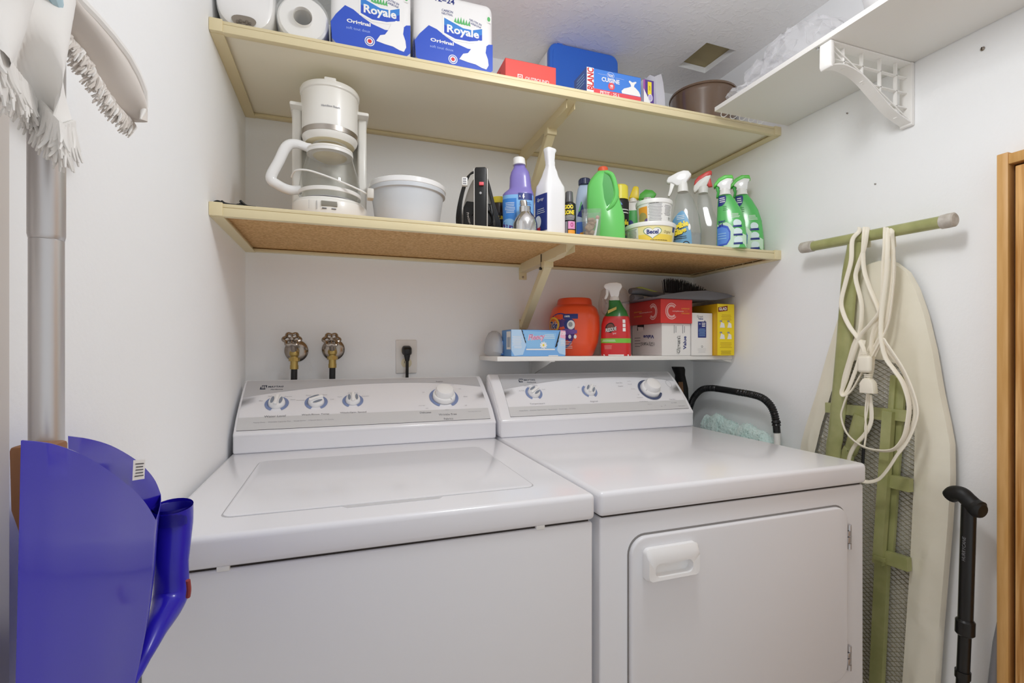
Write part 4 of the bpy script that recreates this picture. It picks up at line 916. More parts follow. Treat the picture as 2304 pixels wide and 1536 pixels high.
for q in range(18): a = 2 * pi * q / 18; rr = (1330 - 1302) / 2 * L.k; b.box(rr * math.cos(a) - .0008, rr * math.cos(a) + .0008, rr * math.sin(a) - .0008, rr * math.sin(a) + .0008, L.z(416), L.z(406), mat('navy_cap', '1E2750', .3))
b.build('cap', t)
# clear cup with scrub sponge
L = Loc(1331, 1.222, ZL); t = thing('clear_cup', 'clear square plastic cup in front of the green jug', 'cup', L.loc, L.rz); b = MB()
o = [se_loop(z, rx, rx * .8, 5, seg=36) for z, rx in ((.0, .021), (.002, .0225), (L.z(474), .0275))]; i_ = [se_loop(z, rx, rx * .8, 5, seg=36) for z, rx in ((L.z(474), .0265), (.004, .0215), (.003, .018))]
b.loft(o + i_, CLEAR); b.build('body', t)
random.seed(9); b = MB(); SPG = mat('tan_sponge', 'B99A7A', .9, bump=(160, .6, 3))
for q in range(40):
    a = random.uniform(0, 2 * pi); rr = .012 * math.sqrt(random.random()); b.sphere((rr * math.cos(a) * 1.0 - .003, rr * math.sin(a) * .8, .010 + .042 * random.random()), random.uniform(.005, .0075), SPG, seg=10, rings=6)
solo('scrub_sponge', b, 'tan knitted sponge inside the clear square cup', 'sponge', (L.loc[0], L.loc[1], ZL + .0035), L.rz)
b = MB(); b.tube([(.008, -.004, .003), (.014, .002, .03), (.016, .008, .055)], [.004, .0022, .004], WHITE_PL, seg=8, flat=.5); b.sphere((.0165, .008, .057), .007, mat('skin_pink_plastic', 'C99A88', .4), sy=.4, sx=.8)
solo('small_brush', b, 'small white handled brush leaning inside the clear cup', 'brush', (L.loc[0], L.loc[1], ZL + .003), L.rz)
# green jug
L = Loc(1363, 1.285, ZL); t = thing('cleaner_jug', 'bright green jug with red cap and moulded handle', 'jug', L.loc, L.rz); GJ = mat('bright_green_plastic', '6FCF6A', .28, coat=.2, sub=.05)
ol = [(1322, 560), (1406, 560), (1406, 535), (1404, 490), (1398, 470), (1390, 440), (1384, 410), (1378, 397), (1368, 388), (1347, 388), (1338, 396), (1329, 406), (1322, 420), (1320, 450), (1321, 500)]
ol2 = [(L.x(u), max(0, L.z(v))) for u, v in ol]
hole_ = [(1361, 402), (1369, 406), (1376, 425), (1378, 446), (1374, 458), (1366, 466), (1361, 450), (1358, 425)]
b = MB()
cx_, cz_ = L.x(1360), L.z(470)
def jug_layer(k, y): return [Vector((cx_ + (x - cx_) * k, y, cz_ + (z - cz_) * k if z > .003 else z)) for x, z in ol2]
b.loft([jug_layer(.86, -.036), jug_layer(.95, -.031), jug_layer(1.0, -.020), jug_layer(1.0, .024), jug_layer(.93, .034)], GJ); 
b.build('body', t, angle=50)
b = MB(); hl = [(L.x(u), L.z(v)) for u, v in hole_]; hc = (sum(p[0] for p in hl) / 8, sum(p[1] for p in hl) / 8)
b.loft([[Vector((hc[0] + (x - hc[0]) * k, y, hc[1] + (z - hc[1]) * k)) for x, z in hl] for k, y in ((1.22, -.0366), (1.0, -.0363), (.8, -.0362))], mat('jug_recess_shade', '3FA043', .35));  # flat darker green patch paints the shade in the handle hollow
b.tube([(L.x(1362), -.034, L.z(396)), (L.x(1376), -.037, L.z(404)), (L.x(1384), -.037, L.z(428)), (L.x(1386), -.037, L.z(450)), (L.x(1378), -.037, L.z(468)), (L.x(1366), -.034, L.z(480))], [.005, .007, .007, .007, .007, .004], GJ, seg=10); b.build('handle', t)
b = MB(); se_body(L.secs([(389, 1345, 1369), (379, 1345, 1368), (376.5, 1347, 1366)]), mat('coral_red_cap', 'E2603F', .4), b); b.build('cap', t)
# aerosol
L = Loc(1396, 1.36, ZL); t = thing('aerosol_can', 'aerosol can with yellow cap, between green jug and margarine tubs', 'spray can', L.loc, L.rz); b = MB()
se = L.secs([(None, 1374, 1415), (456, 1374, 1415), (452, 1376, 1413), (450, 1379, 1411)]); se_body(se, BLK_P, b); f = Wrap(b, se, -2.7, -.3, .0, L.z(455)); f.rect(0, 0, 1, .36, mat('label_steel_blue', '5E9CC4', .4), .0005); f.text('ible', .72, .56, .017, YEL_P, .0009, bold=.05, shear=.15); f.text('ss', .76, .34, .016, YEL_P, .0009, bold=.05, shear=.15); f.lines(.4, .95, .72, .84, 2, WHT, .3); f.lines(.4, .95, .08, .2, 3, WHT, .25); f.poly([(.3, .9), (.6, .9), (.45, 1)], BLUE_L, .0007); b.build('can', t)
b = MB(); se_body(L.secs([(451, 1377, 1414), (421, 1378, 1413), (418, 1381, 1410)]), mat('yellow_cap', 'F3E24E', .35), b); b.build('cap', t)

def trigger_spray(name, label, L, body_rows, n, ratio, m_body, neck, m_neck, head, m_head, lever, m_lever, group=None, deco=None, turn=0.0, thick=.018, extra=None, liquid=None):
    t = thing(name, label, 'spray bottle', L.loc, L.rz + turn, group); b = MB(); se = L.secs(body_rows, n, ratio); se_body(se, m_body, b)
    if deco: deco(b, se)
    b.build('bottle', t)
    if liquid:
        z1, m = liquid; b = MB(); q = []
        for z, rx, ry, nn, dx, dy in se:
            if z <= z1: q.append((max(z, .0015), rx * .95, ry * .95, nn, dx, dy))
        q.append((z1, q[-1][1], q[-1][2], q[-1][3], q[-1][4], 0)); se_body(q, m, b); b.build('liquid', t)
    b = MB(); se_body(L.secs(neck), m_neck, b); 
    for mm, poly, th in [(m_head, head, thick)] + (extra or []):
        b.prism([L.p(*p) for p in poly], 'y', -th / 2, th / 2, mm, min(.003, th * .3), 3)
    hd = b.build('spray_head', t)
    b = MB(); b.prism([L.p(*p) for p in lever], 'y', -thick * .32, thick * .32, m_lever, .0015, 2); b.build('trigger', hd)
    return t
GRN = mat('lime_green_plastic', '63CC50', .35)
# yellow trigger bottle behind the tubs
L = Loc(1424, 1.42, ZL)
def deco(b, se):
    f = Wrap(b, se, -2.6, -.5, .0, L.z(470)); f.rect(0, 0, 1, .95, mat('label_green', '3FA94B', .4), .0005); f.ell(.25, .6, .013, .024, BLUE_D, .0008); f.rect(0, 0, .3, .4, mat('label_teal', '2C6E80', .4), .0008)
trigger_spray('spray_bottle', 'spray bottle with yellow trigger head behind the upper margarine tub', L, [(None, 1408, 1440), (480, 1408, 1440), (462, 1412, 1437), (452, 1416, 1433)], 2.4, .6, WHITE_PL, [(456, 1415, 1434), (444, 1416, 1433)], WHITE_PL,
              [(1415, 452), (1434, 452), (1436, 424), (1431, 421), (1426, 422), (1415, 445)], YEL_P, [(1417, 452), (1422, 452), (1420, 470), (1416, 468)], mat('pinkish_lever', 'D8C4BC', .4), deco=deco, extra=[(mat('yellow_trigger', 'F2D72F', .35), [(1415, 447), (1437, 450), (1437, 424), (1431, 421), (1425, 422)], .026)])
# green trigger bottle far back
L = Loc(1456, 1.50, ZL)
trigger_spray('spray_bottle', 'green topped spray bottle at the back, above the margarine tubs', L, [(None, 1436, 1476), (500, 1436, 1476), (475, 1444, 1470), (458, 1448, 1466)], 2.4, .6, CLR_G, [(460, 1447, 1468), (446, 1447, 1467)], WHITE_PL,
              [(1436, 448), (1470, 449), (1477, 439), (1468, 430), (1452, 427), (1440, 436)], GRN, [(1438, 446), (1444, 446), (1446, 462), (1440, 462)], GRN)

# margarine tubs, one on the other
def marg(uL, uR, vt, vb, zb, Y, label, deco_, group='margarine tubs on the lower shelf'):
    xc, R = circ(uL, uR, Y); yc = Y; h = PZ(vt, xc, yc - R) - zb; t = thing('margarine_tub', label, 'tub', (xc, yc, zb), -math.atan2(xc, yc), group)
    se = [(0, R * .84, R * .84, 2, 0, 0), (.004, R * .87, R * .87, 2, 0, 0), (h - .012, R * .95, R * .95, 2, 0, 0)]
    b = MB(); se_body(se, WHITE_PL, b, seg=64); f = Wrap(b, se, -pi / 2 - 1.25, -pi / 2 + 1.25, .003, h - .012); deco_(f); b.build('body', t)
    b = MB(); b.lathe([(R * .95, h - .013), (R * .99, h - .012), (R, h - .004), (R * .985, h), (R * .9, h + .0005), (0, h)], WHITE_PL, seg=64); b.build('lid', t)
    return h
def d1(f):
    BUT = mat('label_butter', 'F2E7A6', .4); BUT2 = mat('label_yellow', 'F3D75A', .4)
    f.rect(.30, 0, 1, 1, BUT, .0004); f.rect(.30, 0, .95, .45, BUT2, .0006)
    f.lines(.08, .28, .12, .9, 9, GREY_P)
    def heart(k): return [(.54 + k * .155 * math.sin(a) ** 3 * .9, .56 + k * .0255 * (13 * math.cos(a) - 5 * math.cos(2 * a) - 2 * math.cos(3 * a) - math.cos(4 * a)) * .95) for a in [2 * pi * i / 40 for i in range(40)]]
    f.poly(heart(1.08), mat('print_leaf_green', '7FA57C', .4), .0008); f.poly(heart(.98), WHT, .0010); f.text('Becel', .54, .60, .0125, BLUE_D, .0014, width=.032, bold=.03); f.text('Original', .80, .60, .010, mat('print_bronze', '8A7A4C', .4), .0009, width=.024, shear=.3)
    f.rect(.93, .66, 1, 1.0, BLUE_D, .0008); f.lines(.47, .85, .04, .12, 1, mat('print_bronze', '8A7A4C', .4), .7)
def d2(f):
    f.rect(.08, .0, .34, .85, ORANGE_P, .0004); f.ell(.20, .30, .016, .016, mat('print_khaki', 'A89A5C', .4), .0007); f.poly([(.24, .0), (.34, .0), (.34, .25), (.28, .2)], PURP, .0008)
    f.lines(.36, .70, .08, .98, 12, GREY_P, .3); f.lines(.74, .97, .35, .9, 8, GREY_P, .3); f.ell(.92, .22, .004, .004, BLK_P, .0006, inner=.7); f.text('Nutrition Facts', .50, .98, .004, BLK_P, .0007, width=.024)
h1 = marg(1405, 1522, 497, 548, ZL, 1.262, 'wide yellow labelled margarine tub at the shelf edge, beneath the other tub', d1)
marg(1430, 1514, 445, 495, ZL + h1 + .001, 1.262, 'smaller white margarine tub stacked on the wide yellow one', d2)

# glass cleaner, clear bottle with white trigger head
L = Loc(1541, 1.255, ZL)
def deco(b, se):
    lb = mat('label_aqua_blue', '6FA6CC', .35); f = Wrap(b, se, -2.85, -1.0, .004, L.z(477))
    f.poly([(0, 0), (.98, 0), (.95, .35), (.85, .70), (.66, .93), (.48, 1.0), (.28, .95), (.10, .82), (0, .75)], lb, .0005)
    f.text('isible', .46, .60, .019, YEL_P, .0012, rot=.22, bold=.06, width=.045); f.text('Glass', .36, .42, .019, YEL_P, .0012, rot=.22, bold=.06, width=.042); f.text('isible', .47, .585, .019, BLK_P, .0008, rot=.22, bold=.06, width=.0455); f.text('Glass', .37, .405, .019, BLK_P, .0008, rot=.22, bold=.06, width=.0425)
    f.lines(.05, .75, .20, .30, 2, BLK_P, .3, .0009); f.lines(.20, .62, .74, .88, 3, WHT, .3, .0009); f.ell(.66, .03, .013, .012, BLK_P, .0009, a0=0, a1=pi); f.ell(.66, .03, .010, .009, lb, .0011, a0=0, a1=pi); f.ell(.86, .52, .004, .010, WHT, .0009)
trigger_spray('spray_bottle', 'clear glass cleaner bottle with white trigger and blue label', L, [(None, 1512, 1578), (520, 1510, 1578), (490, 1512, 1574), (465, 1517, 1566), (445, 1520, 1558), (436, 1524, 1551), (430, 1527, 1548)], 2.3, .62, CLEAR, [(432, 1524, 1549), (415, 1525, 1547), (404, 1527, 1544)], WHITE_PL,
              [(1523, 418), (1543, 416), (1546, 408), (1556, 396), (1549, 387), (1538, 385), (1524, 388), (1503, 397), (1499, 405), (1502, 410), (1512, 410), (1520, 416)], WHITE_GLOSS, [(1508, 408), (1518, 414), (1511, 432), (1506, 440), (1502, 438), (1506, 424)], WHITE_PL, deco=deco, thick=.024, liquid=(.045, LIQ_C))
# red trigger bottle
L = Loc(1595, 1.285, ZL)
trigger_spray('spray_bottle', 'clear spray bottle with red trigger and little blue liquid', L, [(None, 1578, 1622), (530, 1577, 1621), (500, 1573, 1615), (475, 1570, 1605), (450, 1569, 1600), (436, 1571, 1593), (432, 1572, 1592)], 4, .8, CLEAR, [(434, 1571, 1593), (422, 1570, 1594), (418, 1572, 1592)], WHITE_PL,
              [(1574, 422), (1589, 421), (1598, 402), (1600, 392), (1588, 392), (1570, 404), (1561, 416), (1559, 424), (1562, 432), (1568, 428)], WHITE_PL, [(1584, 398), (1597, 396), (1603, 421), (1594, 421), (1587, 408)], mat('red_lever', 'DB4A44', .35), thick=.020,
              extra=[(mat('red_top', 'D8433D', .35), [(1561, 416), (1563, 405), (1571, 396), (1588, 388), (1594, 386), (1601, 386), (1602, 393), (1597, 398), (1589, 398), (1575, 405)], .021)], liquid=(.012, LIQ_B))
# two matching green bottles
def green_bottle(L, label, dx):
    GB = mat('green_bottle_plastic', '5DBF66', .22, coat=.3, vary=None)
    def deco(b, se):
        f = Wrap(b, se, -2.85, -.25, .0, L.z(440)); pale = mat('label_pale_green', 'C9E8CC', .35)
        f.poly([(.0, 0), (1, 0), (1, .22), (.72, .30), (.5, .42), (.3, .48), (0, .46)], pale, .0004)
        f.poly([(.02, 1.0), (.55, 1.0), (.55, .96), (.38, .86), (.18, .80), (.02, .80)], BLUE_D, .0006); f.lines(.08, .40, .86, .97, 3, WHT, .4, .0009)
        f.poly([(.0, .04), (.30, .06), (.44, .16), (.46, .30), (.36, .40), (.16, .44), (0, .42)], BLUE, .0007); f.poly([(.0, .07), (.28, .09), (.39, .18), (.40, .28), (.32, .36), (.14, .40), (0, .38)], mat('print_azure', '5C8FE0', .35), .0009); f.lines(.02, .3, .16, .3, 3, SKY_P, .35, .0012)
        f.text('bing', .16, .50, .010, BLUE_D, .0010, bold=.04, rot=.1); f.text('lrl', .12, .44, .010, BLUE_D, .0010, bold=.04, rot=.1)
        f.lines(.20, .42, .70, .80, 3, mat('print_deep_green', '2F8A3C', .4), .3)
        for y in (.12, .28, .44):
            f.ell(.74, y + .01, .0115, .0115, mat('print_mist', 'DDEFF0', .35), .0007); f.rect(.58, y - .065, .88, y - .03, BLUE_D, .0009)
        f.lines(.55, .88, .55, .64, 4, WHT, .35)
    return trigger_spray('spray_bottle', label, L, [(None, 1612 + dx, 1680 + dx), (535, 1612 + dx, 1680 + dx), (500, 1612 + dx, 1676 + dx), (475, 1613 + dx, 1668 + dx), (452, 1614 + dx, 1655 + dx), (440, 1616 + dx, 1646 + dx), (437, 1618 + dx, 1644 + dx)], 2.5, .55, GB,
        [(438, 1617 + dx, 1645 + dx), (432, 1618 + dx, 1643 + dx), (424, 1619 + dx, 1643 + dx)], WHITE_PL, [(1619 + dx, 428), (1643 + dx, 428), (1645 + dx, 412), (1650 + dx, 404), (1632 + dx, 400), (1616 + dx, 409), (1612 + dx, 416), (1619 + dx, 420)], WHITE_GLOSS,
        [(1609 + dx, 417), (1617 + dx, 417), (1619 + dx, 430), (1616 + dx, 442), (1611 + dx, 442), (1613 + dx, 430)], mat('green_lever', '35A23C', .35), group='matching green spray bottles', deco=deco, thick=.024,
        extra=[(GRN, [(1605 + dx, 420), (1606 + dx, 412), (1616 + dx, 400), (1630 + dx, 394), (1648 + dx, 396), (1651 + dx, 406), (1638 + dx, 402), (1622 + dx, 407), (1612 + dx, 416)], .026)])
green_bottle(Loc(1645, 1.208, ZL), 'green spray bottle standing nearest the red trigger bottle', 0)
green_bottle(Loc(1683, 1.258, ZL), 'green spray bottle at right end of lower shelf, against the wall', 38)

# ---------------------------------------------------------------- short white shelf over the dryer
ZS = ZB + .0004
# grey bag with a blue packet
xc, R_ = circ(1081, 1124, 1.52); xc = max(xc, .462); t = thing('plastic_bag', 'grey plastic bag at left end of the short white shelf', 'plastic bag', (xc, 1.52, ZS)); random.seed(21)
hz = PZ(745, xc, 1.52) - ZS; GBAG = film('grey_bag_film', 'CFD0D3', .72, .35)
lo = []
for q, (z, k) in enumerate(((0, .80), (.012, 1), (hz * .4, 1.0), (hz * .7, .86), (hz * .92, .55), (hz, .2))):
    lo.append([Vector((R_ * .98 * k * math.cos(2 * pi * i / 30) * random.uniform(.94, 1.03), .055 * k * math.sin(2 * pi * i / 30) * random.uniform(.94, 1.03), z + (0 if q == 0 else random.uniform(-.002, .002)))) for i in range(30)])
MB().loft(lo, GBAG).build('bag', t)
b = MB(); b.box(R_ * .05, R_ * .62, -.045, -.005, .002, hz * .62, mat('packet_blue', '5E93D6', .4), .004); f = Face(b, (R_ * .05, -.0455, .002), (1, 0, 0), (0, 0, 1), R_ * .57, hz * .62); f.lines(.1, .8, .1, .9, 9, mat('packet_pale', 'D5E4F7', .3), .5); b.build('packet', t)
# box of dryer sheets
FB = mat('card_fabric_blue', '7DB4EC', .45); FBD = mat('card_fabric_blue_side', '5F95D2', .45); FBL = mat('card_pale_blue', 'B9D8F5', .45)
bd = boxdims(1122, 1150, 1272, 741, 1.400, ZS); bd = (bd[0], bd[1], bd[2], 1.49, bd[4]); b, f, l, loc = carton(bd, FB, FBD, FBD, ZS)
f.poly([(0, .24), (0, 1), (.18, 1), (.27, .42), (.21, .06), (.06, .02)], FBL, .0006); f.lines(.02, .19, .40, .76, 10, WHT, .35, .0009); f.lines(.04, .2, .3, .38, 2, WHT, .35, .0009)
def jag(pts, w_):
    o = []
    for k in range(len(pts)): o.append((pts[k][0] + (w_ if k % 2 else w_ * .4), pts[k][1]))
    return o
ja = [(.185 + .075 * q / 8, 1 - .50 * q / 8) for q in range(9)]; f.poly([(x - .006, y) for x, y in ja] + list(reversed(jag(ja, .014))), BLK_P, .0009)
jb = [(.90 - .085 * q / 8, .96 - .62 * q / 8) for q in range(9)]; f.poly([(x - .012, y) for x, y in jb] + list(reversed(jag(jb, .022))), BLK_P, .0009)
f.poly([(.285, .30), (.78, .30), (.83, .88), (.22, .97)], mat('card_sky_panel', '8FC4F0', .4), .0005); f.rect(.27, .235, .80, .285, WHT, .0008); f.rect(.12, .0, .96, .23, FB, .0004)
f.text('Fleecy', .46, .70, .0235, WHT, .0008, width=f.w * .31, bold=.07, shear=.25, rot=.08); f.text('Fleecy', .46, .70, .0235, mat('print_rose', 'D888B4', .4), .0012, width=f.w * .295, bold=.02, shear=.25, rot=.08); f.lines(.60, .80, .66, .84, 3, WHT, .3)
for q in range(9):
    a = 2 * pi * q / 9; f.ell(.585 + .040 * math.cos(a), .42 + .075 * math.sin(a), .0055, .0026, WHT, .0010 + q * .00005, rot=a, seg=12)
f.ell(.585, .42, .0032, .0036, YEL_P, .0016)
f.poly([(.88, .10), (.84, .24), (.90, .96), (1, .97), (1, .04)], FBL, .0010); f.poly([(.895, .72), (.91, 1.0), (1, .98), (1, .66)], mat('print_pale_pink', 'F0B4CC', .4), .0013); f.text('120', .955, .88, .010, WHT, .0016, bold=.03); f.lines(.90, .99, .40, .64, 7, WHT, .35, .0014); f.rect(.68, 0, .86, .035, WHT, .0008)
l.rect(.52, .26, .97, .94, PAPER, .0004); l.rect(.60, .34, .90, .72, mat('barcode_grey', 'A8B2BE', .5), .0007)
solo('carton', b, 'pale blue torn open box with a daisy and pink lettering', 'box', loc)
# orange tub
yc = 1.518; xc, R_ = circ(1236, 1350, yc); L = Loc(1293, yc, ZS); t = thing('detergent_tub', 'bright orange round tub of laundry pods behind the pale blue box', 'tub', (xc, yc, ZS), -math.atan2(xc, yc)); OR = mat('bright_orange_plastic', 'F0582F', .28, coat=.25)
zt_ = lambda v: PZ(v, xc, yc - R_ * .6) - ZS
se = [(0, R_ * .70, R_ * .66, 2.3, 0, 0), (.004, R_ * .74, R_ * .70, 2.3, 0, 0), (zt_(770), R_ * .93, R_ * .88, 2.4, 0, 0), (zt_(740), R_ * 1.0, R_ * .94, 2.5, 0, 0), (zt_(712), R_ * .985, R_ * .93, 2.5, 0, 0), (zt_(695), R_ * .90, R_ * .86, 2.4, 0, 0)]
b = MB(); se_body(se + [(zt_(690), R_ * .84, R_ * .80, 2.3, 0, 0)], OR, b)
f = Wrap(b, se, -2.95, -1.10, zt_(790), zt_(700)); PUR2 = mat('label_plum', '54397E', .35)
f.ell(.42, .50, .052, .060, PUR2, .0005, seg=36); f.ell(.26, .66, .026, .026, ORANGE_P, .0008); f.ell(.26, .66, .0195, .0195, mat('print_tangerine', 'F07C2C', .35), .0010); f.ell(.26, .66, .026, .026, mat('print_gold', 'F7C343', .35), .0011, inner=.78); f.text('Tide', .27, .65, .025, WHT, .0013, bold=.10, shear=.2, width=.037); f.text('Tide', .27, .65, .024, BLUE_D, .0016, bold=.03, shear=.2, width=.035)
f.rect(.50, .80, .82, .92, BLUE_D, .0008); f.text('100%', .59, .86, .0065, WHT, .0012, bold=.03); f.ell(.64, .66, .018, .020, BLUE_D, .0009); f.ell(.67, .65, .013, .015, WHT, .0011); f.ell(.66, .66, .007, .008, GREYP, .0013)
f.poly([(.36, .46), (.55, .56), (.80, .52), (.80, .44), (.40, .38)], mat('print_violet2', '7B56A4', .35), .0010)
for q in range(3): f.ell(.52 + .12 * q, .36, .0050, .0065, WHT, .0010)
f.lines(.46, .70, .06, .26, 5, WHT, .3, .0010); b.build('body', t)
b = MB(); se_body([(zt_(691), R_ * .85, R_ * .81, 2.2, 0, 0), (zt_(688), R_ * .80, R_ * .77, 2.1, 0, 0), (zt_(684), R_ * .70, R_ * .67, 2, 0, 0), (zt_(672), R_ * .665, R_ * .64, 2, 0, 0), (zt_(669), R_ * .62, R_ * .60, 2, 0, 0)], mat('orange_lid', 'E2502B', .35), b); b.build('lid', t)
# red stain remover bottle
L = Loc(1387, 1.432, ZS); REDB = mat('bright_red_label', 'CF2B2E', .3, coat=.3)
def deco(b, se):
    f = Wrap(b, se, -2.95, -.2, L.z(797), L.z(712)); 
    g_ = Wrap(b, se, -pi, pi, 0, L.z(797)); g_.rect(0, 0, 1, 1, WHT, .0005)
    f.rect(.0, .30, 1, .42, mat('label_lime', '7CC243', .35), .0008); f.lines(.06, .5, .33, .39, 2, WHT, .3, .0012); f.lines(.1, .36, .13, .24, 3, mat('print_soft_red', 'EFA5A0', .4), .35, .0009)
    f.ell(.30, .70, .0165, .0165, BLK_P, .0008); f.ell(.30, .70, .013, .013, mat('print_umber', '7B4A3E', .4), .001); f.text('RESOLVE', .345, .655, .0125, BLK_P, .0014, bold=.09, rot=.16, shear=.15, width=.041); f.text('RESOLVE', .345, .655, .0120, WHT, .0018, bold=.02, rot=.16, shear=.15, width=.039)
    f.rect(.34, .48, .56, .60, REDB, .0015); f.text('Spray', .45, .545, .006, WHT, .002, rot=.12); 
    for q in range(3): f.rect(.76, .60 + .11 * q, .84, .69 + .11 * q, WHT, .001)
trigger_spray('spray_bottle', 'red stain remover bottle with green neck and white trigger', L, [(None, 1353, 1420), (797, 1352, 1420), (760, 1352, 1419), (730, 1353, 1418), (715, 1357, 1416), (708, 1362, 1412), (700, 1367, 1409), (690, 1370, 1402), (675, 1370, 1394)], 2.6, .55, REDB, [(676, 1371, 1394), (668, 1373, 1392), (664, 1374, 1391)], WHITE_PL,
              [(1374, 668), (1392, 668), (1394, 656), (1400, 646), (1398, 639), (1388, 635.5), (1372, 636), (1361, 639), (1358, 645), (1363, 651), (1370, 653)], WHITE_GLOSS, [(1363, 650), (1370, 653), (1369, 664), (1364, 673), (1359, 672), (1363, 662)], WHITE_PL, deco=deco, thick=.026)
tt = bpy.context.scene.objects.get('spray_bottle.%03d' % 0)
b = MB(); se = L.secs([(712, 1359.5, 1414.5), (708, 1361.5, 1412.5), (700, 1366.5, 1409.5), (690, 1369.5, 1402.5), (675, 1369.5, 1394.5)], 2.6, .56); se_body(se, mat('bottle_green_neck', '2E7A38', .3, coat=.2), b)
b.prism([(L.x(1368), L.z(706)), (L.x(1387), L.z(697)), (L.x(1387), L.z(691)), (L.x(1368), L.z(699))], 'y', -.0235, -.0200, mat('tag_gold', 'C9B25A', .4))
last = [o for o in bpy.data.objects if o.get('label', '').startswith('red stain remover')][0]; b.build('neck_sleeve', last)
# clear bag behind it
xc, R_ = circ(1346, 1416, 1.55); t = thing('plastic_bag', 'clear plastic bag standing behind the red stain remover bottle', 'plastic bag', (xc, 1.548, ZS)); hz = PZ(641, xc, 1.55) - ZS; random.seed(31); FB2 = film('bag_film_clear', 'EDEBE8', .30, .15)
lo = []
for q, (z, k) in enumerate(((0, .85), (.01, .97), (hz * .35, 1), (hz * .75, 1.0), (hz * .92, .82), (hz, .35))): lo.append([Vector((p.x * k * random.uniform(.96, 1.03), p.y * k * random.uniform(.95, 1.03), z + (0 if q == 0 else random.uniform(-.002, .002)))) for p in se_loop(0, R_, .045, 2.6, seg=32)])
MB().loft(lo, FB2).build('bag', t)
b = MB(); b.tube([(-R_ * .9, -.030, hz * .72), (-R_ * 1.15, -.036, hz * .80), (-R_ * 1.2, -.036, hz * .62), (-R_ * .95, -.030, hz * .55)], .003, FB2, seg=8, flat=2); b.build('bag_handle', t)
# white cartons
CW = mat('white_carton', 'EFEDEA', .5); CWS = mat('white_carton_shaded_side', 'E4E2E0', .5)  # side is the same white card with its shade put into the colour
bd1 = boxdims(1423, 1489, 1553, 727, 1.392, ZS); bd1 = (bd1[0], bd1[1], bd1[2], min(bd1[3], 1.594), bd1[4]); b, f, l, loc = carton(bd1, CW, CWS, CW, ZS)
l.text('Great', .53, .36, .017, BLK_P, .0006, rot=pi, width=l.w * .50, bold=.05); l.text('Great', .53, .36, .0165, WHT, .0010, rot=pi, width=l.w * .485, bold=.0); l.text('Value', .58, .60, .0125, BLUE_D, .0008, rot=pi, width=l.w * .36, bold=.03); l.lines(.08, .30, .25, .62, 4, GREY_P, .25); l.rect(.18, .82, .42, 1.0, BLK_P, .0005); l.poly([(.22, .78), (.42, .80), (.40, .92), (.20, .94)], PAPER, .0008)
f.text('Great', .58, .33, .017, BLK_P, .0006, rot=pi / 2, width=f.h * .58, bold=.05); f.text('Great', .58, .33, .0165, WHT, .0010, rot=pi / 2, width=f.h * .565); f.text('Value', .80, .40, .0125, BLUE_D, .0008, rot=pi / 2, width=f.h * .42, bold=.03)
for q in range(2): f.rect(.42 + .30 * q, .70, .44 + .30 * q, .95, GREY_P, .0005); f.rect(.48 + .30 * q, .72, .50 + .30 * q, .92, GREY_P, .0005)
solo('carton', b, 'white box with two printed faces beneath the red garbage bag box', 'box', loc, group='white boxes on the short shelf')
X1 = PX(1553, 1.392) + .002; ylab = 1.388; xr = 1.217; hh = PZ(704, PX(1580, ylab), ylab) - ZS
b, f, l, loc = carton((X1, xr, ylab, 1.585, hh), CW, CWS, CW, ZS)
f.rect(.30, .42, .70, .80, BLUE_D, .0005); f.poly([(.60, .79), (.64, .84), (.66, .79)], BLUE_D, .0005); f.lines(.33, .67, .45, .64, 7, SKY_P, .3, .0008); f.text('*', .39, .73, .008, WHT, .0009, bold=.05); f.lines(.47, .67, .67, .78, 3, WHT, .5, .0008)
f.text('Great', .40, .92, .008, GREY_P, .0006, bold=.01); f.text('Value', .43, .865, .0068, BLUE_D, .0006, bold=.02); f.ell(.50, .21, .0036, .0036, BLK_P, .0006, inner=.75); f.lines(.28, .70, .06, .17, 4, mat('print_faint', 'C4C4C6', .5), .2)
solo('carton', b, 'taller white box with blue printed label, next to the yellow box', 'box', loc, group='white boxes on the short shelf')
# red garbage bag box on top of the white one
RC = mat('card_red', 'D93A36', .42); zr = ZS + bd1[4] + .0006
bd = boxdims(1420, 1485, 1556, 672, 1.385, zr); bd = (bd[0], bd[1], bd[2] - .003, 1.592, bd[4]); b, f, l, loc = carton(bd, RC, mat('card_red_shaded_side', 'C53732', .42), RC, zr)  # side repeats the red card darker, shading painted in
CR = mat('print_blush', 'F3D3CF', .4)
for F_, cx, sgn in ((f, .34, 1), (l, .80, -1)):
    for k in (1.0, .80, .66): F_.ell(cx, .50, .0245 * k, .0275 * k, CR, .0006 + .0001 * k, inner=1 - .085 / k, a0=.75 if sgn > 0 else pi + .75, a1=2 * pi - .75 if sgn > 0 else 3 * pi - .75, seg=36)
    F_.text('compliments', cx + sgn * .20, .50, .0048, CR, .0008, rot=0 if sgn > 0 else pi, width=F_.w * .36, bold=.02)
f.text('GARBAGE', .78, .62, .0045, ORANGE_P, .0006, width=f.w * .26, bold=.02); f.text('BAGS / SACS', .76, .52, .003, ORANGE_P, .0006, width=f.w * .18); f.text('ORDURES', .78, .42, .0045, ORANGE_P, .0006, width=f.w * .26, bold=.02)
l.text('GARBAGE', .37, .36, .0045, ORANGE_P, .0006, rot=pi, width=l.w * .24, bold=.02); l.text('ORDURES', .37, .56, .0045, ORANGE_P, .0006, rot=pi, width=l.w * .24, bold=.02)
solo('carton', b, 'red garbage bag box lying on the white box', 'box', loc)
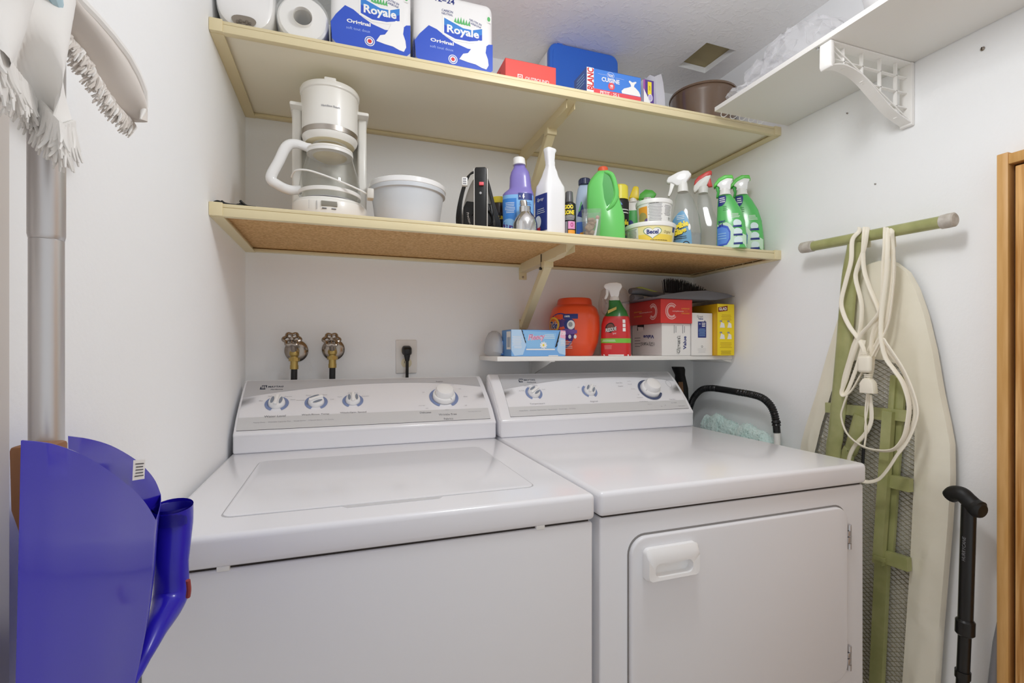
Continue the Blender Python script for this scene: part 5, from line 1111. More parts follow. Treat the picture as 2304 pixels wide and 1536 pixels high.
# yellow box
YB2 = mat('card_yellow', 'F2D61E', .4); yf = 1.366
X0 = 1.219; X1 = min(PX(1652, yf), XR - .004); hh = PZ(683, X0, yf) - ZS
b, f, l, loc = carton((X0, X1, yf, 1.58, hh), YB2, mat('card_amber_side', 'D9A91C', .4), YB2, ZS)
f.poly([(.05, .84), (.04, .93), (.60, .97), (.60, .87)], mat('print_chestnut', '8A3F1E', .4), .0005); f.text('GLAD', .32, .905, .0105, WHT, .0009, width=f.w * .46, bold=.03, rot=.06)
f.lines(.2, .85, .68, .80, 4, mat('print_ochre', 'C9A41B', .4), .35)
for i_ in range(2):
    for j_ in range(2): f.poly([(.14 + .44 * i_, .32 + .22 * j_), (.44 + .40 * i_, .32 + .22 * j_), (.40 + .42 * i_, .40 + .22 * j_), (.22 + .44 * i_, .43 + .22 * j_)], PAPER, .0006); f.rect(.14 + .44 * i_, .43 + .22 * j_, .28 + .44 * i_, .46 + .22 * j_, GREY_P, .0006)
f.lines(.12, .88, .14, .26, 4, mat('print_ochre', 'C9A41B', .4), .3); f.lines(.15, .85, .02, .10, 3, mat('print_brown_small', '8A6A1A', .5), .3)
solo('carton', b, 'yellow box at right end of the short white shelf', 'box', loc)
# dustpan and brush across the tops
zd_ = max(zr + bd[4], ZS + hh) + .0008; yd = 1.372; DG = mat('dark_grey_plastic', '6B6B70', .45)
def dp(u, v): p = onY(u, v, yd); return (p.x, max(p.z, zd_ if p.x < 1.30 else 0))
zt2 = lambda u, v: PZ(v, PX(u, yd), yd)
xa, xb2 = PX(1478, yd), XR - .008
t = thing('dustpan', 'grey dustpan lying across the red and yellow boxes', 'dustpan', (xa, yd, zd_))
b = MB(); rel = lambda x, z: (x - xa, z - zd_)
b.prism([rel(PX(1470, yd), zd_), rel(PX(1560, yd), zd_), rel(PX(1612, yd), zd_ + .001), rel(xb2, zt2(1653, 667)), rel(PX(1640, yd), zt2(1640, 661)), rel(PX(1590, yd), zt2(1590, 653)), rel(PX(1545, yd), zt2(1545, 655)), rel(PX(1490, yd), zt2(1490, 663))], 'y', 0, .004, DG, .0015)
b.prism([rel(PX(1470, yd), zd_), rel(PX(1560, yd), zd_), rel(PX(1612, yd), zd_ + .001), rel(xb2, zt2(1653, 667)), rel(xb2, zt2(1653, 667) + .003), rel(PX(1612, yd), zd_ + .005), rel(PX(1470, yd), zd_ + .004)], 'y', .002, .20, DG, .001)
b.prism([rel(PX(1470, yd), zd_), rel(PX(1560, yd), zd_), rel(xb2, zt2(1653, 667)), rel(PX(1590, yd), zt2(1590, 653)), rel(PX(1490, yd), zt2(1490, 663))], 'y', .197, .20, DG, .001)
b.build('pan', t)
b = MB(); b.tube([(PX(1428, 1.47) - xa + .01, .10, .012), (-.03, .10, .010), (.01, .10, .010)], [.010, .012, .009], DG, seg=12, flat=1.4); b.build('handle', t)
t = thing('hand_brush', 'hand brush with lime grip and dark bristles on the grey dustpan', 'brush', (xa + .06, yd + .10, zd_ + .0045))
b = MB(); o = lambda u, v: (PX(u, yd + .10) - xa - .06, 0, PZ(v, PX(u, yd + .10), yd + .10) - zd_ - .0045)
b.tube([o(1418, 655), o(1440, 655), o(1465, 661), o(1490, 664)], [.010, .013, .011, .009], DG, seg=12, flat=1.3); hnd = b.build('handle', t)
b = MB(); b.tube([o(1426, 652), o(1440, 651.5), o(1458, 656), o(1478, 660)], [.006, .0105, .0095, .006], mat('lime_grip', 'AEBE6A', .5), seg=12, flat=1.35); b.build('grip', hnd)
b = MB(); b.box(o(1488, 664)[0], o(1588, 660)[0], -.02, .02, o(1488, 668)[2], o(1488, 659)[2], DG, .004); b.build('head', t)
random.seed(4); b = MB(); BRB = mat('black_bristle', '2A2627', .7); x0, x1 = o(1500, 660)[0], o(1580, 660)[0]
for i in range(34):
    for j in range(7):
        k = i / 33; x = x0 + (x1 - x0) * k; top = o(1505 + 78 * k, 628 + 26 * k ** 1.6)[2] + random.uniform(-.004, .004); dx = .010 * (k - .2) + random.uniform(-.003, .003); y = -.016 + .0053 * j
        b.cyl((x, y, o(1488, 660)[2] - .002), (x + dx, y * 1.3, top), .0016, BRB, seg=5, r2=.0009)
br = b.build('bristles', t, smooth=False); br['kind'] = 'stuff'

# ---------------------------------------------------------------- taps, outlet
def tap(ue, ve, uw, vw, uh, label):
    pe = onY(ue, ve, D); t = thing('water_tap', label, 'tap', (pe.x, D, pe.z), group='water taps behind the washer'); b = MB()
    Mw = Matrix.Rotation(pi / 2, 4, 'X')
    b.lathe([(.033, .0006), (.033, .003), (.027, .009), (.014, .012), (.0, .012)], NICKEL, seg=36, M=Mw); b.build('escutcheon', t)
    pw = onY(uw, vw, D - .075) - pe; pv = onY(uh, ve + 6, D - .050) - pe
    v = MB(); v.cyl((0, -.010, 0), (pv.x, pv.y, pv.z), .010, BRASS); v.sphere((pv.x, pv.y, pv.z), .0135, BRASS); v.cyl(pv, pw, .0085, NICKEL); 
    ph = onY(uh, ve + 32, D - .050) - pe; pt = onY(uh - 1, 905, D - .045) - pe
    v.cyl(pv, (ph.x, ph.y, ph.z), .0105, BRASS); v.cyl((pv.x, pv.y, pv.z - .012), (pv.x, pv.y, pv.z - .022), .0150, BRASS, seg=8); v.cyl((ph.x, ph.y, ph.z), (ph.x, ph.y, ph.z - .012), .0115, BRASS, seg=12); v.build('valve_body', t)
    h = MB(); h.tube([(ph.x, ph.y, ph.z - .004), ((ph.x + pt.x) / 2, ph.y, (ph.z + pt.z) / 2), (pt.x, pt.y, pt.z), (pt.x, pt.y + .01, pt.z - .25)], .0088, BLACK_R, seg=14); h.build('hose', t)
    w_ = MB(); n = (Vector((0, -.80, .60))).normalized(); q = n.to_track_quat('Z', 'Y').to_matrix().to_4x4(); q.translation = pw + n * .004; pts = []
    R = .0205
    for i in range(73): a = 2 * pi * i / 72; r = R * (1 + .13 * math.cos(6 * a)); pts.append(q @ Vector((r * math.cos(a), r * math.sin(a), 0)))
    w_.tube(pts, .0046, NICKEL, seg=8, smooth=False)
    for i in range(6): a = 2 * pi * i / 6 + pi / 6; w_.cyl(q @ Vector((0, 0, .002)), q @ Vector((R * .9 * math.cos(a), R * .9 * math.sin(a), 0)), .0026, NICKEL, seg=8)
    w_.sphere(q @ Vector((0, 0, .002)), .0068, NICKEL); w_.sphere(q @ Vector((0, 0, .008)), .003, STEEL); w_.build('handwheel', t)
tap(667, 789, 657, 765, 662, 'chrome handwheel tap with black hose nearest the left wall')
tap(750, 786, 746, 766, 748, 'chrome handwheel tap with black hose beside the wall outlet')
pc = onY(914, 802, D); t = thing('wall_outlet', 'white wall outlet behind the washer', 'outlet', (pc.x, D, pc.z)); k = 1.56 / F
b = MB(); b.prism(rrect(-.033, .033, -.053, .053, .003), 'y', -.0055, -.0004, mat('outlet_white', 'E6E3DF', .35), .002); b.build('cover_plate', t)
for s_ in (.020, -.020):
    b = MB(); b.prism([(.0165 * math.cos(2 * pi * i / 28), s_ + max(-.0135, min(.0135, .0165 * math.sin(2 * pi * i / 28)))) for i in range(28)], 'y', -.0075, -.0052, mat('outlet_cream', 'DDD3B4', .4), .0006); rc = b.build('receptacle', t)
    b = MB(); b.box(-.0065, -.0052, -.0078, -.0073, s_ - .001, s_ + .006, BLK_P); b.box(.0052, .0065, -.0078, -.0073, s_ - .001, s_ + .006, BLK_P); b.build('slots', rc)
t = thing('power_plug', 'black power plug and cord in the wall outlet', 'plug', (pc.x, D - .008, pc.z + .02)); b = MB()
b.loft([[Vector((x * s_, -y, z * s_ + dz)) for x, z in rrect(-.0155, .0155, -.015, .015, .010)] for y, s_, dz in ((0.0004, .9, 0), (.004, 1, 0), (.016, .96, -.002), (.024, .70, -.004), (.026, .4, -.005))], BLACK); b.tube([(0, -.012, -.006), (0, -.016, -.022), (0, -.017, -.034)], [.012, .0085, .006], BLACK, seg=12, flat=.8); b.build('plug', t)
b = MB()
for dx in (-.0026, 0, .0026): b.tube([(dx, -.017, -.030), (dx, -.016, -.06), (dx, -.013, -.10), (dx, -.008, -.30)], .0022, BLACK_R, seg=8)
b.build('cord', t)

# ---------------------------------------------------------------- behind and beside the dryer
b = MB(); random.seed(12); p = onY(1534, 825, 1.53); BB_ = mat('black_bag_cloth', '131212', .75); lo = []
for z, k, dx in ((0, .8, 0), (.03, 1, 0), (.4, 1, 0), (.8, .95, .0), (p.z - .16, .92, .004), (p.z - .08, .80, .004), (p.z - .03, .62, -.002), (p.z - .010, .78, -.008), (p.z, .80, -.012)):
    lo.append([Vector((dx + .026 * k * math.cos(2 * pi * i / 28) * random.uniform(.93, 1.05), .034 * k * math.sin(2 * pi * i / 28) * random.uniform(.93, 1.05), z)) for i in range(28)])
b.loft(lo, BB_); t = thing('umbrella_bag', 'black cloth bag standing in the corner behind the dryer', 'bag', (p.x - .002, 1.535, 0)); b.build('bag', t)
b = MB(); zz_ = p.z; b.loft([[Vector((x, -(.0335 ** 2 - x * x * .9) ** .5 * k, z)) for x in (-.025, -.019, -.011)] for z, k in ((zz_ - .13, 1.03), (zz_ - .09, .98), (zz_ - .055, .86))], mat('brown_patch', '6E4A26', .6), cap=False, closed=False); b.fixn = False; b.build('brown_patch', t)

XH = 1.258
t = thing('flexible_hose', 'black ribbed hose on a white tube, arching beside the dryer', 'hose', tuple(onX(1752, 985, XH))); o0 = Vector(t.location)
hp = [onX(*q, XH) - o0 for q in ((1549, 935), (1556, 905), (1565, 889), (1580, 876), (1600, 873), (1625, 876), (1655, 881), (1690, 887), (1715, 895), (1733, 911), (1742, 930), (1746, 948))]
cp, _ = spline(hp, [0] * len(hp), 26); b = MB(); HB = mat('black_hose_plastic', '161617', .32)
dist = 0; rr = []
for i, q in enumerate(cp):
    if i: dist += (cp[i] - cp[i - 1]).length
    smooth_bit = onX(1615, 0, XH).y - 0 > (q + o0).y > onX(1662, 0, XH).y
    rr.append(.0116 if smooth_bit else .0098 + .0022 * (.5 + .5 * math.cos(dist * 2 * pi / .0068)))
b.tube(cp, rr, HB, seg=16, smooth=False); b.build('ribbed_hose', t)
b = MB(); a0, a1 = onX(1746, 946, XH) - o0, onX(1748, 972, XH) - o0
b.tube([a0, a0 + (a1 - a0) * .2, a0 + (a1 - a0) * .25, a0 + (a1 - a0) * .42, a0 + (a1 - a0) * .45, a1 - Vector((0, 0, .002)), a1], [.012, .0135, .0105, .0135, .0105, .0105, .0112], HB, seg=16, smooth=False); b.build('collar', t)
b = MB(); a2 = onX(1753, 1005, XH) - o0; dd = (a2 - a1).normalized(); b.cyl(a1, Vector((a2.x, a2.y - .02, -o0.z)), .0090, WHITE_PL, seg=16); b.build('white_tube', t)
b = MB(); q0 = hp[0]; b.tube([hp[1], q0, q0 + Vector((.0, .01, -.10)), Vector((q0.x, q0.y + .015, -o0.z + .012))], .0100, HB, seg=14); b.build('lower_hose', t)

# teal plush bundle tucked between dryer and wall
random.seed(14); TEAL = mat('teal_plush', 'DDF0EC', .95, sheen=.4, vary=(20, 'C4E0DB'), bump=(90, .9, 4)); b = MB(); rnd = random.Random(3)
def plush(y):
    n = 34; top = .905 + .10 * (y - 1.14) + .006 * math.sin(y * 46) + .004 * math.sin(y * 90)
    if y < 1.20: top -= .02 * ((1.20 - y) / .02)
    l_ = []
    for i in range(n):
        a = 2 * pi * i / n; x = 1.262 + .030 * math.cos(a) * (1 + .08 * math.sin(7 * a + y * 40)); z = top - .06 + .06 * math.sin(a) if math.sin(a) > 0 else (top - .06) * (1 + math.sin(a)) + .002
        l_.append(Vector((x, y, z + rnd.uniform(-.0015, .0015))))
    return l_
ys = [1.180 + .0125 * i for i in range(24)]; b.loft([plush(y) for y in ys], TEAL)
for i in range(500):
    y = rnd.uniform(1.183, 1.462); a = rnd.uniform(.2, pi - .2); top = .905 + .10 * (y - 1.14) + .006 * math.sin(y * 46) + .004 * math.sin(y * 90)
    if y < 1.20: top -= .02 * ((1.20 - y) / .02)
    p0 = Vector((1.262 + .029 * math.cos(a), y, top - .06 + .058 * math.sin(a))); d_ = Vector((math.cos(a) * .5 + rnd.uniform(-.4, .4), rnd.uniform(-.6, .6), math.sin(a))).normalized(); b.cyl(p0, p0 + d_ * rnd.uniform(.004, .009), .0011, TEAL, seg=4, r2=.0003)
solo('plush_blanket', b, 'teal fluffy blanket rolled up between the dryer and right wall', 'blanket')

# ---------------------------------------------------------------- ironing board
OLV = mat('olive_green_enamel', '9C9F68', .33, coat=.3, vary=(22, 'ABAC76')); OLV_D = OLV; CANV = mat('cream_canvas_cover', 'F0EBDA', .7, vary=(3, 'E8E2CF'), bump=(11, .6, 3)); CAPM = mat('grey_rubber_cap', 'C9C3BA', .6, vary=(60, 'B3ABA0')); MESHM = mat('expanded_metal', '9C967E', .5, metal=.1); PAD = mat('board_underside_pad', 'F6F4EE', .8)
t = thing('ironing_board', 'olive green ironing board with cream cover leaning on the right wall', 'ironing board', tuple(onX(1990, 1536, 1.285)[:2]) + (0,)); o0 = Vector(t.location)
XB = 1.276
W = lambda u, v, X=XB: onX(u, v, X) - o0
def poly_resample(pts, n):
    L_ = [0]
    for a, b_ in zip(pts, pts[1:]): L_.append(L_[-1] + (b_ - a).length)
    o = []
    for i in range(n):
        s_ = L_[-1] * i / (n - 1); k = 0
        while k < len(pts) - 2 and L_[k + 1] < s_: k += 1
        o.append(pts[k].lerp(pts[k + 1], (s_ - L_[k]) / max(L_[k + 1] - L_[k], 1e-9)))
    return o
outR = [(1985, 588), (2012, 592), (2038, 612), (2058, 648), (2078, 705), (2098, 790), (2113, 880), (2128, 950), (2137, 1000), (2138, 1080), (2132, 1180), (2122, 1300), (2112, 1420), (2104, 1536)]
inR = [(1968, 808), (1990, 810), (2013, 816), (2033, 832), (2048, 864), (2055, 920), (2058, 980), (2057, 1040), (2056, 1082), (2053, 1150), (2050, 1212), (2046, 1290), (2038, 1410), (2030, 1536)]
outL = [(1985, 588), (1958, 592), (1935, 606), (1915, 640), (1900, 680), (1884, 721), (1860, 800), (1835, 890), (1812, 960), (1801, 1002)]
inL = [(1968, 808), (1940, 809), (1920, 811), (1908, 814), (1895, 830), (1885, 850), (1871, 880), (1847, 960), (1835, 1010), (1830, 1030)]
def extend(pts, ys_): return [W(*p_) for p_ in pts] + [Vector((XB - o0.x, y - o0.y, z)) for y, z in ys_]
pR = onX(2104, 1536, XB).y; pRi = onX(2030, 1536, XB).y; pL = onX(1801, 1002, XB).y; pLi = onX(1830, 1030, XB).y
oR = extend(outR, [(pR + .012, .25), (pR + .03, .06), (pR + .10, .012)]); iR = extend(inR, [(pRi + .002, .25), (pRi + .002, .12), (pRi + .03, .08)])
oL = extend(outL, [(pL - .004, .70), (pL - .024, .40), (pL - .05, .06), (pL - .12, .012)]); iL = extend(inL, [(pLi + .002, .70), (pLi - .005, .4), (pLi - .01, .12), (pLi - .04, .08)])
b = MB(); rnd = random.Random(8)
for o_, i__ in ((oR, iR), (oL, iL)):
    N = 90; A_ = poly_resample(o_, N); B_ = poly_resample(i__, N); K = 9; vs = []; fs = []
    for j in range(N):
        for k in range(K):
            q = A_[j].lerp(B_[j], k / (K - 1)); e = min(k, K - 1 - k) / ((K - 1) / 2)
            wr = .0020 * max(0, math.sin(j * .55 + k * .9)) ** 3 + .0016 * math.sin(j * .37 - k * .8) + .0018 * max(0, math.sin(j * .83 - k * 1.15 + 1)) ** 4
            if j < 30: wr *= .35
            vs.append(q + Vector((-.004 * e - wr * e, 0, 0)))
        vs.append(A_[j] + Vector((.010, 0, 0)) + (A_[j] - B_[j]).normalized() * .004); vs.append(A_[j] + Vector((.020, 0, 0)))
    M_ = K + 2
    for j in range(N - 1):
        for k in range(K - 1): fs.append([j * M_ + k, j * M_ + k + 1, (j + 1) * M_ + k + 1, (j + 1) * M_ + k])
        fs.append([j * M_, (j + 1) * M_, (j + 1) * M_ + K, j * M_ + K]); fs.append([j * M_ + K, (j + 1) * M_ + K, (j + 1) * M_ + K + 1, j * M_ + K + 1])
    b.add(vs, fs, CANV)
b.build('cover', t, angle=60)
# pad behind the mesh, and the mesh itself
inner = iR + list(reversed(iL)); b = MB(); b.add([v + Vector((.0125, 0, 0)) for v in inner], [list(range(len(inner)))], PAD); b.build('pad', t)
py = [(v.y, v.z) for v in inner]
def inside(y, z):
    c = False; n = len(py)
    for i in range(n):
        (y1_, z1), (y2, z2) = py[i], py[(i + 1) % n]
        if (z1 > z) != (z2 > z) and y < (y2 - y1_) * (z - z1) / (z2 - z1) + y1_: c = not c
    return c
b = MB(); pw_, ph_ = .021, .0118; ymin = min(p[0] for p in py); ymax = max(p[0] for p in py); zmin = max(.30, min(p[1] for p in py)); zmax = max(p[1] for p in py)
xm = XB - o0.x + .008
nr = int((zmax - zmin) / (ph_ / 2)) + 1; nc = int((ymax - ymin) / pw_) + 2
vs = []; fs = []
for r in range(nr):
    for c in range(nc):
        y0 = ymin + (c + (.5 if r % 2 else 0)) * pw_; z0 = zmin + r * ph_ / 2
        for sg in (-1, 1):
            y1_, z1 = y0 + sg * pw_ / 2, z0 + ph_ / 2
            if inside((y0 + y1_) / 2, (z0 + z1) / 2):
                n = len(vs); w_ = .0007
                vs += [Vector((xm - .002, y0, z0 - w_)), Vector((xm - .002, y0, z0 + w_)), Vector((xm - .0005, y1_, z1 + w_)), Vector((xm - .0005, y1_, z1 - w_)), Vector((xm + .001, y0, z0 + w_ * 1.2)), Vector((xm + .001, y1_, z1 + w_ * 1.2))]
                fs += [[n, n + 1, n + 2, n + 3], [n + 1, n + 4, n + 5, n + 2]]
b.add(vs, fs, MESHM); b.build('mesh_panel', t, smooth=False)
# foot bar with end caps, legs, braces
XF_ = 1.256
b = MB(); b.cyl(W(1822, 555, XF_), W(2125, 498, XF_), .0138, OLV, seg=24); fb = b.build('foot_bar', t)
for q0, q1 in (((1803, 558), (1832, 553)), ((2117, 500), (2150, 493))):
    a, c = W(*q0, XF_), W(*q1, XF_); b = MB(); b.tube([a, a.lerp(c, .08), a.lerp(c, .5), a.lerp(c, .92), c], [.0125, .0155, .0160, .0155, .0125], CAPM, seg=24, smooth=False); b.build('end_cap', fb)
Yv = Vector((0, 1, 0))
def leg(name, pts, X, r, flat, m=OLV, extra=None, seg=16):
    q = [W(u, v, X) for u, v in pts] + ([Vector(e) - o0 for e in extra] if extra else []); b = MB(); b.tube(q, r, m, seg=seg, flat=flat, up=Yv); return b.build(name, t)
leg('leg', [(1926, 541), (1923, 560), (1912, 620), (1906, 690), (1898, 790), (1888, 900), (1880, 980), (1874, 1040)], XF_ + .001, .0215, .42, extra=[(XF_, onX(1874, 1040, XF_).y + .005, .50), (XF_, onX(1874, 1040, XF_).y + .01, .04)])
leg('leg', [(1938, 935), (1930, 965), (1916, 1010), (1905, 1050)], XF_ + .002, [.020, .020, .018, .017, .017, .017], .45, extra=[(XF_, onX(1905, 1050, XF_).y + .02, .50), (XF_, onX(1905, 1050, XF_).y + .03, .04)])
def bar(name, a, c, X, hw, th, X2=None):
    p0, p1 = W(*a, X), W(*c, X2 or X); d_ = (p1 - p0).normalized(); u_ = Vector((1, 0, 0)); s_ = d_.cross(u_).normalized(); b = MB(); vs = []
    for p_ in (p0, p1):
        for dx, dn in ((-th, -hw), (-th, hw), (th, hw), (th, -hw)): vs.append(p_ + u_ * dx + s_ * dn)
    b.add(vs, [[3, 2, 1, 0], [4, 5, 6, 7], [0, 1, 5, 4], [1, 2, 6, 5], [2, 3, 7, 6], [3, 0, 4, 7]], OLV)
    return b.build(name, t, smooth=False)
bar('cross_bar', (1860, 916), (2046, 936), XB - .012, .0135, .006)
bar('pivot_rod', (1936, 934), (1990, 942), XB - .016, .004, .004)
bar('channel', (2000, 925), (1977, 1268), XB - .022, .0115, .007)
bar('rail', (2022, 845), (1994, 1250), XB - .004, .0170, .004)
bar('rail_lip', (2014, 850), (1986, 1250), XB - .010, .0035, .004)
bar('bracket', (1990, 1078), (2050, 1092), XB - .012, .0155, .008); bar('bracket', (1976, 1246), (2046, 1270), XB - .012, .0155, .008)
bar('bolt', (1968, 1252), (1990, 1261), XB - .030, .0042, .0045)
bar('lower_leg', (1986, 1262), (1972, 1560), XB - .008, .0150, .007)
# extension cord
CORD = mat('cream_cord', 'F1EAD9', .45); t = thing('extension_cord', 'cream extension cord looped over the green foot bar of ironing board', 'extension cord', tuple(onX(1965, 530, XF_))); o0 = Vector(t.location)
XC_ = 1.232; Wc = lambda u, v, X=XC_: onX(u, v, X) - o0
def over(u, v0=513): return [Wc(u + 4, 556, XF_ + .024), Wc(u + 2, 530, XF_ + .0205), Wc(u, v0, XF_ + .004), Wc(u - 1, v0 + 8, XF_ - .017)]
b = MB(); Xv = Vector((0, 1, 0))
def strand(pts, X=XC_, start=None, r=.0052, X1=None):
    n = len(pts); q = (start or []) + [Wc(u, v, X + ((X1 - X) * i / (n - 1) if X1 else 0)) for i, (u, v) in enumerate(pts)]
    for dn in (-.0030, 0, .0030): pass
    b.tube(q, r, CORD, seg=10, flat=.5, up=Xv)
strand([(1918, 540), (1915, 586), (1904, 630), (1893, 677), (1898, 706), (1912, 735), (1931, 761), (1942, 782), (1946, 800)], start=over(1934))
strand([(1944, 560), (1928, 605), (1926, 630), (1938, 680), (1938, 720), (1933, 752), (1922, 778)], XC_ + .006, over(1952))
strand([(1991, 560), (1988, 600), (1986, 666), (1979, 702), (1958, 730), (1935, 757), (1917, 808), (1904, 852), (1894, 880), (1899, 890), (1917, 877), (1942, 834), (1975, 779), (1997, 732), (2006, 680), (2011, 622), (2012, 560)], XC_ - .002, over(1993))
strand([(1936, 748), (1922, 772), (1911, 808), (1899, 850), (1894, 884)], XC_ + .004); strand([(1944, 765), (1938, 790), (1926, 830), (1910, 872), (1901, 888)], XC_ + .003)
strand([(1942, 575), (1945, 610), (1956, 645), (1975, 690), (1979, 712), (1966, 745), (1961, 775), (1963, 805), (1962, 830), (1957, 852)], XC_ + .007, over(1946))
strand([(1999, 560), (1992, 610), (1982, 700), (1965, 762), (1955, 790)], XC_ + .010, over(2000))
strand([(2007, 545), (2010, 610), (2001, 690), (1990, 740), (1972, 775), (1960, 800)], XC_ + .012, over(2008))
strand([(1997, 560), (1994, 620), (1985, 690), (1982, 740), (1984, 770), (1993, 805), (2012, 832), (2032, 862), (2045, 907), (2043, 945), (2033, 985), (2010, 1011), (1973, 1013), (1937, 1002), (1906, 975), (1893, 938), (1898, 912), (1906, 890)], XC_ - .006, over(1998))
strand([(1966, 800), (1978, 775), (1988, 764), (1996, 775), (2028, 823), (2046, 860), (2060, 900), (2064, 932), (2054, 967), (2038, 998), (2018, 1024), (2000, 1052), (1978, 1077), (1954, 1084), (1935, 1080)], XC_ + .001, X1=1.200)
strand([(1984, 770), (1999, 790), (2030, 830), (2050, 880), (2059, 920), (2056, 950), (2040, 990), (2022, 1016)], XC_ + .006)
strand([(1957, 888), (1961, 930), (1958, 955), (1945, 978), (1925, 1000), (1912, 1025), (1908, 1050)], XC_ + .004)
b.build('cord', t)
b = MB(); b.tube([Wc(1951, 884), Wc(1947, 930), Wc(1949, 970), Wc(1945, 1005)], .0022, CORD, seg=8); b.tube([Wc(1954, 884), Wc(1952, 920), Wc(1946, 960), Wc(1948, 985), Wc(1943, 1010)], .0016, CORD, seg=8); b.build('stripped_wires', t)
b = MB(); b.cyl(Wc(1943, 1008), Wc(1941, 1042), .0036, BLACK_R, seg=10); b.build('black_sleeve', t)
b = MB(); c = Wc(1946, 818, XC_ - .012); b.box(-.008, .008, -.0165, .0165, -.022, .020, CORD, .0075, 4, M=Matrix.Translation(c)); 
for q in range(3): b.box(-.005, .005, -.010 + .002 * q, .010 - .002 * q, .019 + .004 * q, .0215 + .004 * q, CORD, .0006, M=Matrix.Translation(c))
b.build('plug', t)
b = MB(); c = Wc(1955, 868, XC_ - .010); b.prism([(-.017, -.018), (.018, -.018), (.018, .006), (.010, .018), (-.006, .018), (-.014, .008)], 'x', -.009, .009, CORD, .002, M=Matrix.Translation(c))
for q in range(3): b.box(-.005, .005, -.006, .009, .018 + .004 * q, .0205 + .004 * q, CORD, .0006, M=Matrix.Translation(c))
b.build('socket', t)

# ---------------------------------------------------------------- cane, grey pole
XK = 1.240; BLKC = mat('cane_black', '0E0E0F', .28, coat=.2); foot = onX(2165, 1536, XK); top = onX(2180, 1150, XK); dr = (foot - top) / (top.z - foot.z); base = top + dr * top.z
t = thing('walking_cane', 'black walking cane leaning beside the ironing board', 'cane', tuple(base)); b0 = Vector(base); Wk = lambda u, v, X=XK: onX(u, v, X) - b0
b = MB(); b.tube([Wk(2137, 1116, XK + .004), Wk(2148, 1110, XK + .002), Wk(2164, 1112), Wk(2178, 1124), Wk(2190, 1136), Wk(2203, 1146, XK - .002), Wk(2212, 1150, XK - .003)], [.0145, .0165, .0160, .0155, .0165, .0185, .0130], mat('cane_handle_rubber', '121212', .5), seg=18, up=Vector((0, 0, 1))); b.build('handle', t)
b = MB(); b.cyl(Wk(2180, 1138), Wk(2172, 1400), .0128, BLKC, seg=24); sh_ = b.build('upper_shaft', t)
f = Face(MB(), (0, 0, 0), (1, 0, 0), (0, 0, 1), 1, 1)
tx = MB(); up_ = (Wk(2180, 1138) - Wk(2172, 1400)).normalized(); sd = Vector((.4, -.92, 0)); sd = (sd - up_ * sd.dot(up_)).normalized(); nn = up_.cross(sd)
vdir = Vector((-.88, -.47, 0)); cpt = Wk(2177, 1232); U_ = up_; N_ = (Vector((-.95, -.30, 0)) - up_ * Vector((-.95, -.30, 0)).dot(up_)).normalized(); V_ = N_.cross(U_)
f = Face(tx, cpt + N_ * .0129 - U_ * .03, U_, V_, .06, .01); f.text('HURRYCANE', .5, .35, .0055, mat('pale_grey_print', '7C7C80', .5), .0004, width=.050, shear=.25); tx.build('maker_name', sh_)
b = MB(); b.tube([Wk(2172, 1392), Wk(2172, 1396), Wk(2171, 1424), Wk(2171, 1428)], [.0135, .0165, .0165, .0135], BLKC, seg=24, smooth=False); b.build('collar', t)
b = MB(); b.cyl(Wk(2171, 1420), Vector((0, 0, .03)), .0112, BLKC, seg=24); b.cyl(Wk(2166.5, 1508), Wk(2166, 1524), .0135, BLKC, seg=24); b.build('lower_shaft', t)
b = MB(); b.lathe([(.017, 0), (.018, .006), (.013, .045), (.0, .046)], BLACK_R, seg=24); b.build('rubber_foot', t)
XG = 1.288; a = onX(2247, 1400, XG); c = onX(2239, 1536, XG); dz = (c - a) / (a.z - c.z); base = a + dz * a.z
b = MB(); bb = Vector(base); b.tube([Vector((0, 0, .0)), (c - bb), (a - bb).lerp(c - bb, .35), (a - bb)], [.0115, .0110, .0075, .003], mat('grey_pole', '8E8D90', .4), seg=18, smooth=False)
solo('broom_pole', b, 'grey pole end mostly hidden behind the oak cabinet edge', 'pole', tuple(base))

# ---------------------------------------------------------------- mop and blue dustpan on the left wall
ALU = mat('aluminium_pole', 'D4D2D3', .36, metal=.75); XM = -.215; ym = PY(105, XM); HEADM = mat('white_microfibre', 'ECEAE7', .95, sheen=.4); HEADB = mat('beige_microfibre', 'D9D2CB', .95, sheen=.4)
t = thing('mop', 'silver poled mop turned head up on the left wall, its white fringe at the top', 'mop', (XM, ym, 0)); zj = PZ(541, XM, ym); o0 = Vector(t.location)
b = MB(); b.cyl((0, 0, .05), (0, 0, zj), .0104, ALU, seg=32); b.build('lower_pole', t)
b = MB(); b.tube([(0, 0, zj), (0, 0, zj + .0006), (0, 0, zj + .004), (0, 0, 1.50)], [.0098, .0104, .0111, .0111], ALU, seg=32, smooth=False); b.build('upper_pole', t)
b = MB(); zt_ = PZ(986, XM, ym); yb0, yb1 = PY(16, XM - .006) - ym, PY(150, XM + .018) - ym
b.prism([(yb0, zt_), (yb1 + .004, zt_), (yb1 + .004, zt_ - .10), (yb0 + .016, zt_ - .088), (yb0 + .013, zt_ - .078), (yb0 + .010, zt_ - .062), (yb0 + .002, zt_ - .045)], 'x', -.006, .018, mat('brown_wood_block', '9A6C48', .5, vary=(30, '84583A', (1, 1, .2))), .003); b.build('wooden_block', t)
b = MB(); b.lathe([(.0, .05), (.016, .05), (.018, .0), (0, 0)], BLACK_R, seg=20); b.build('foot_cap', t)
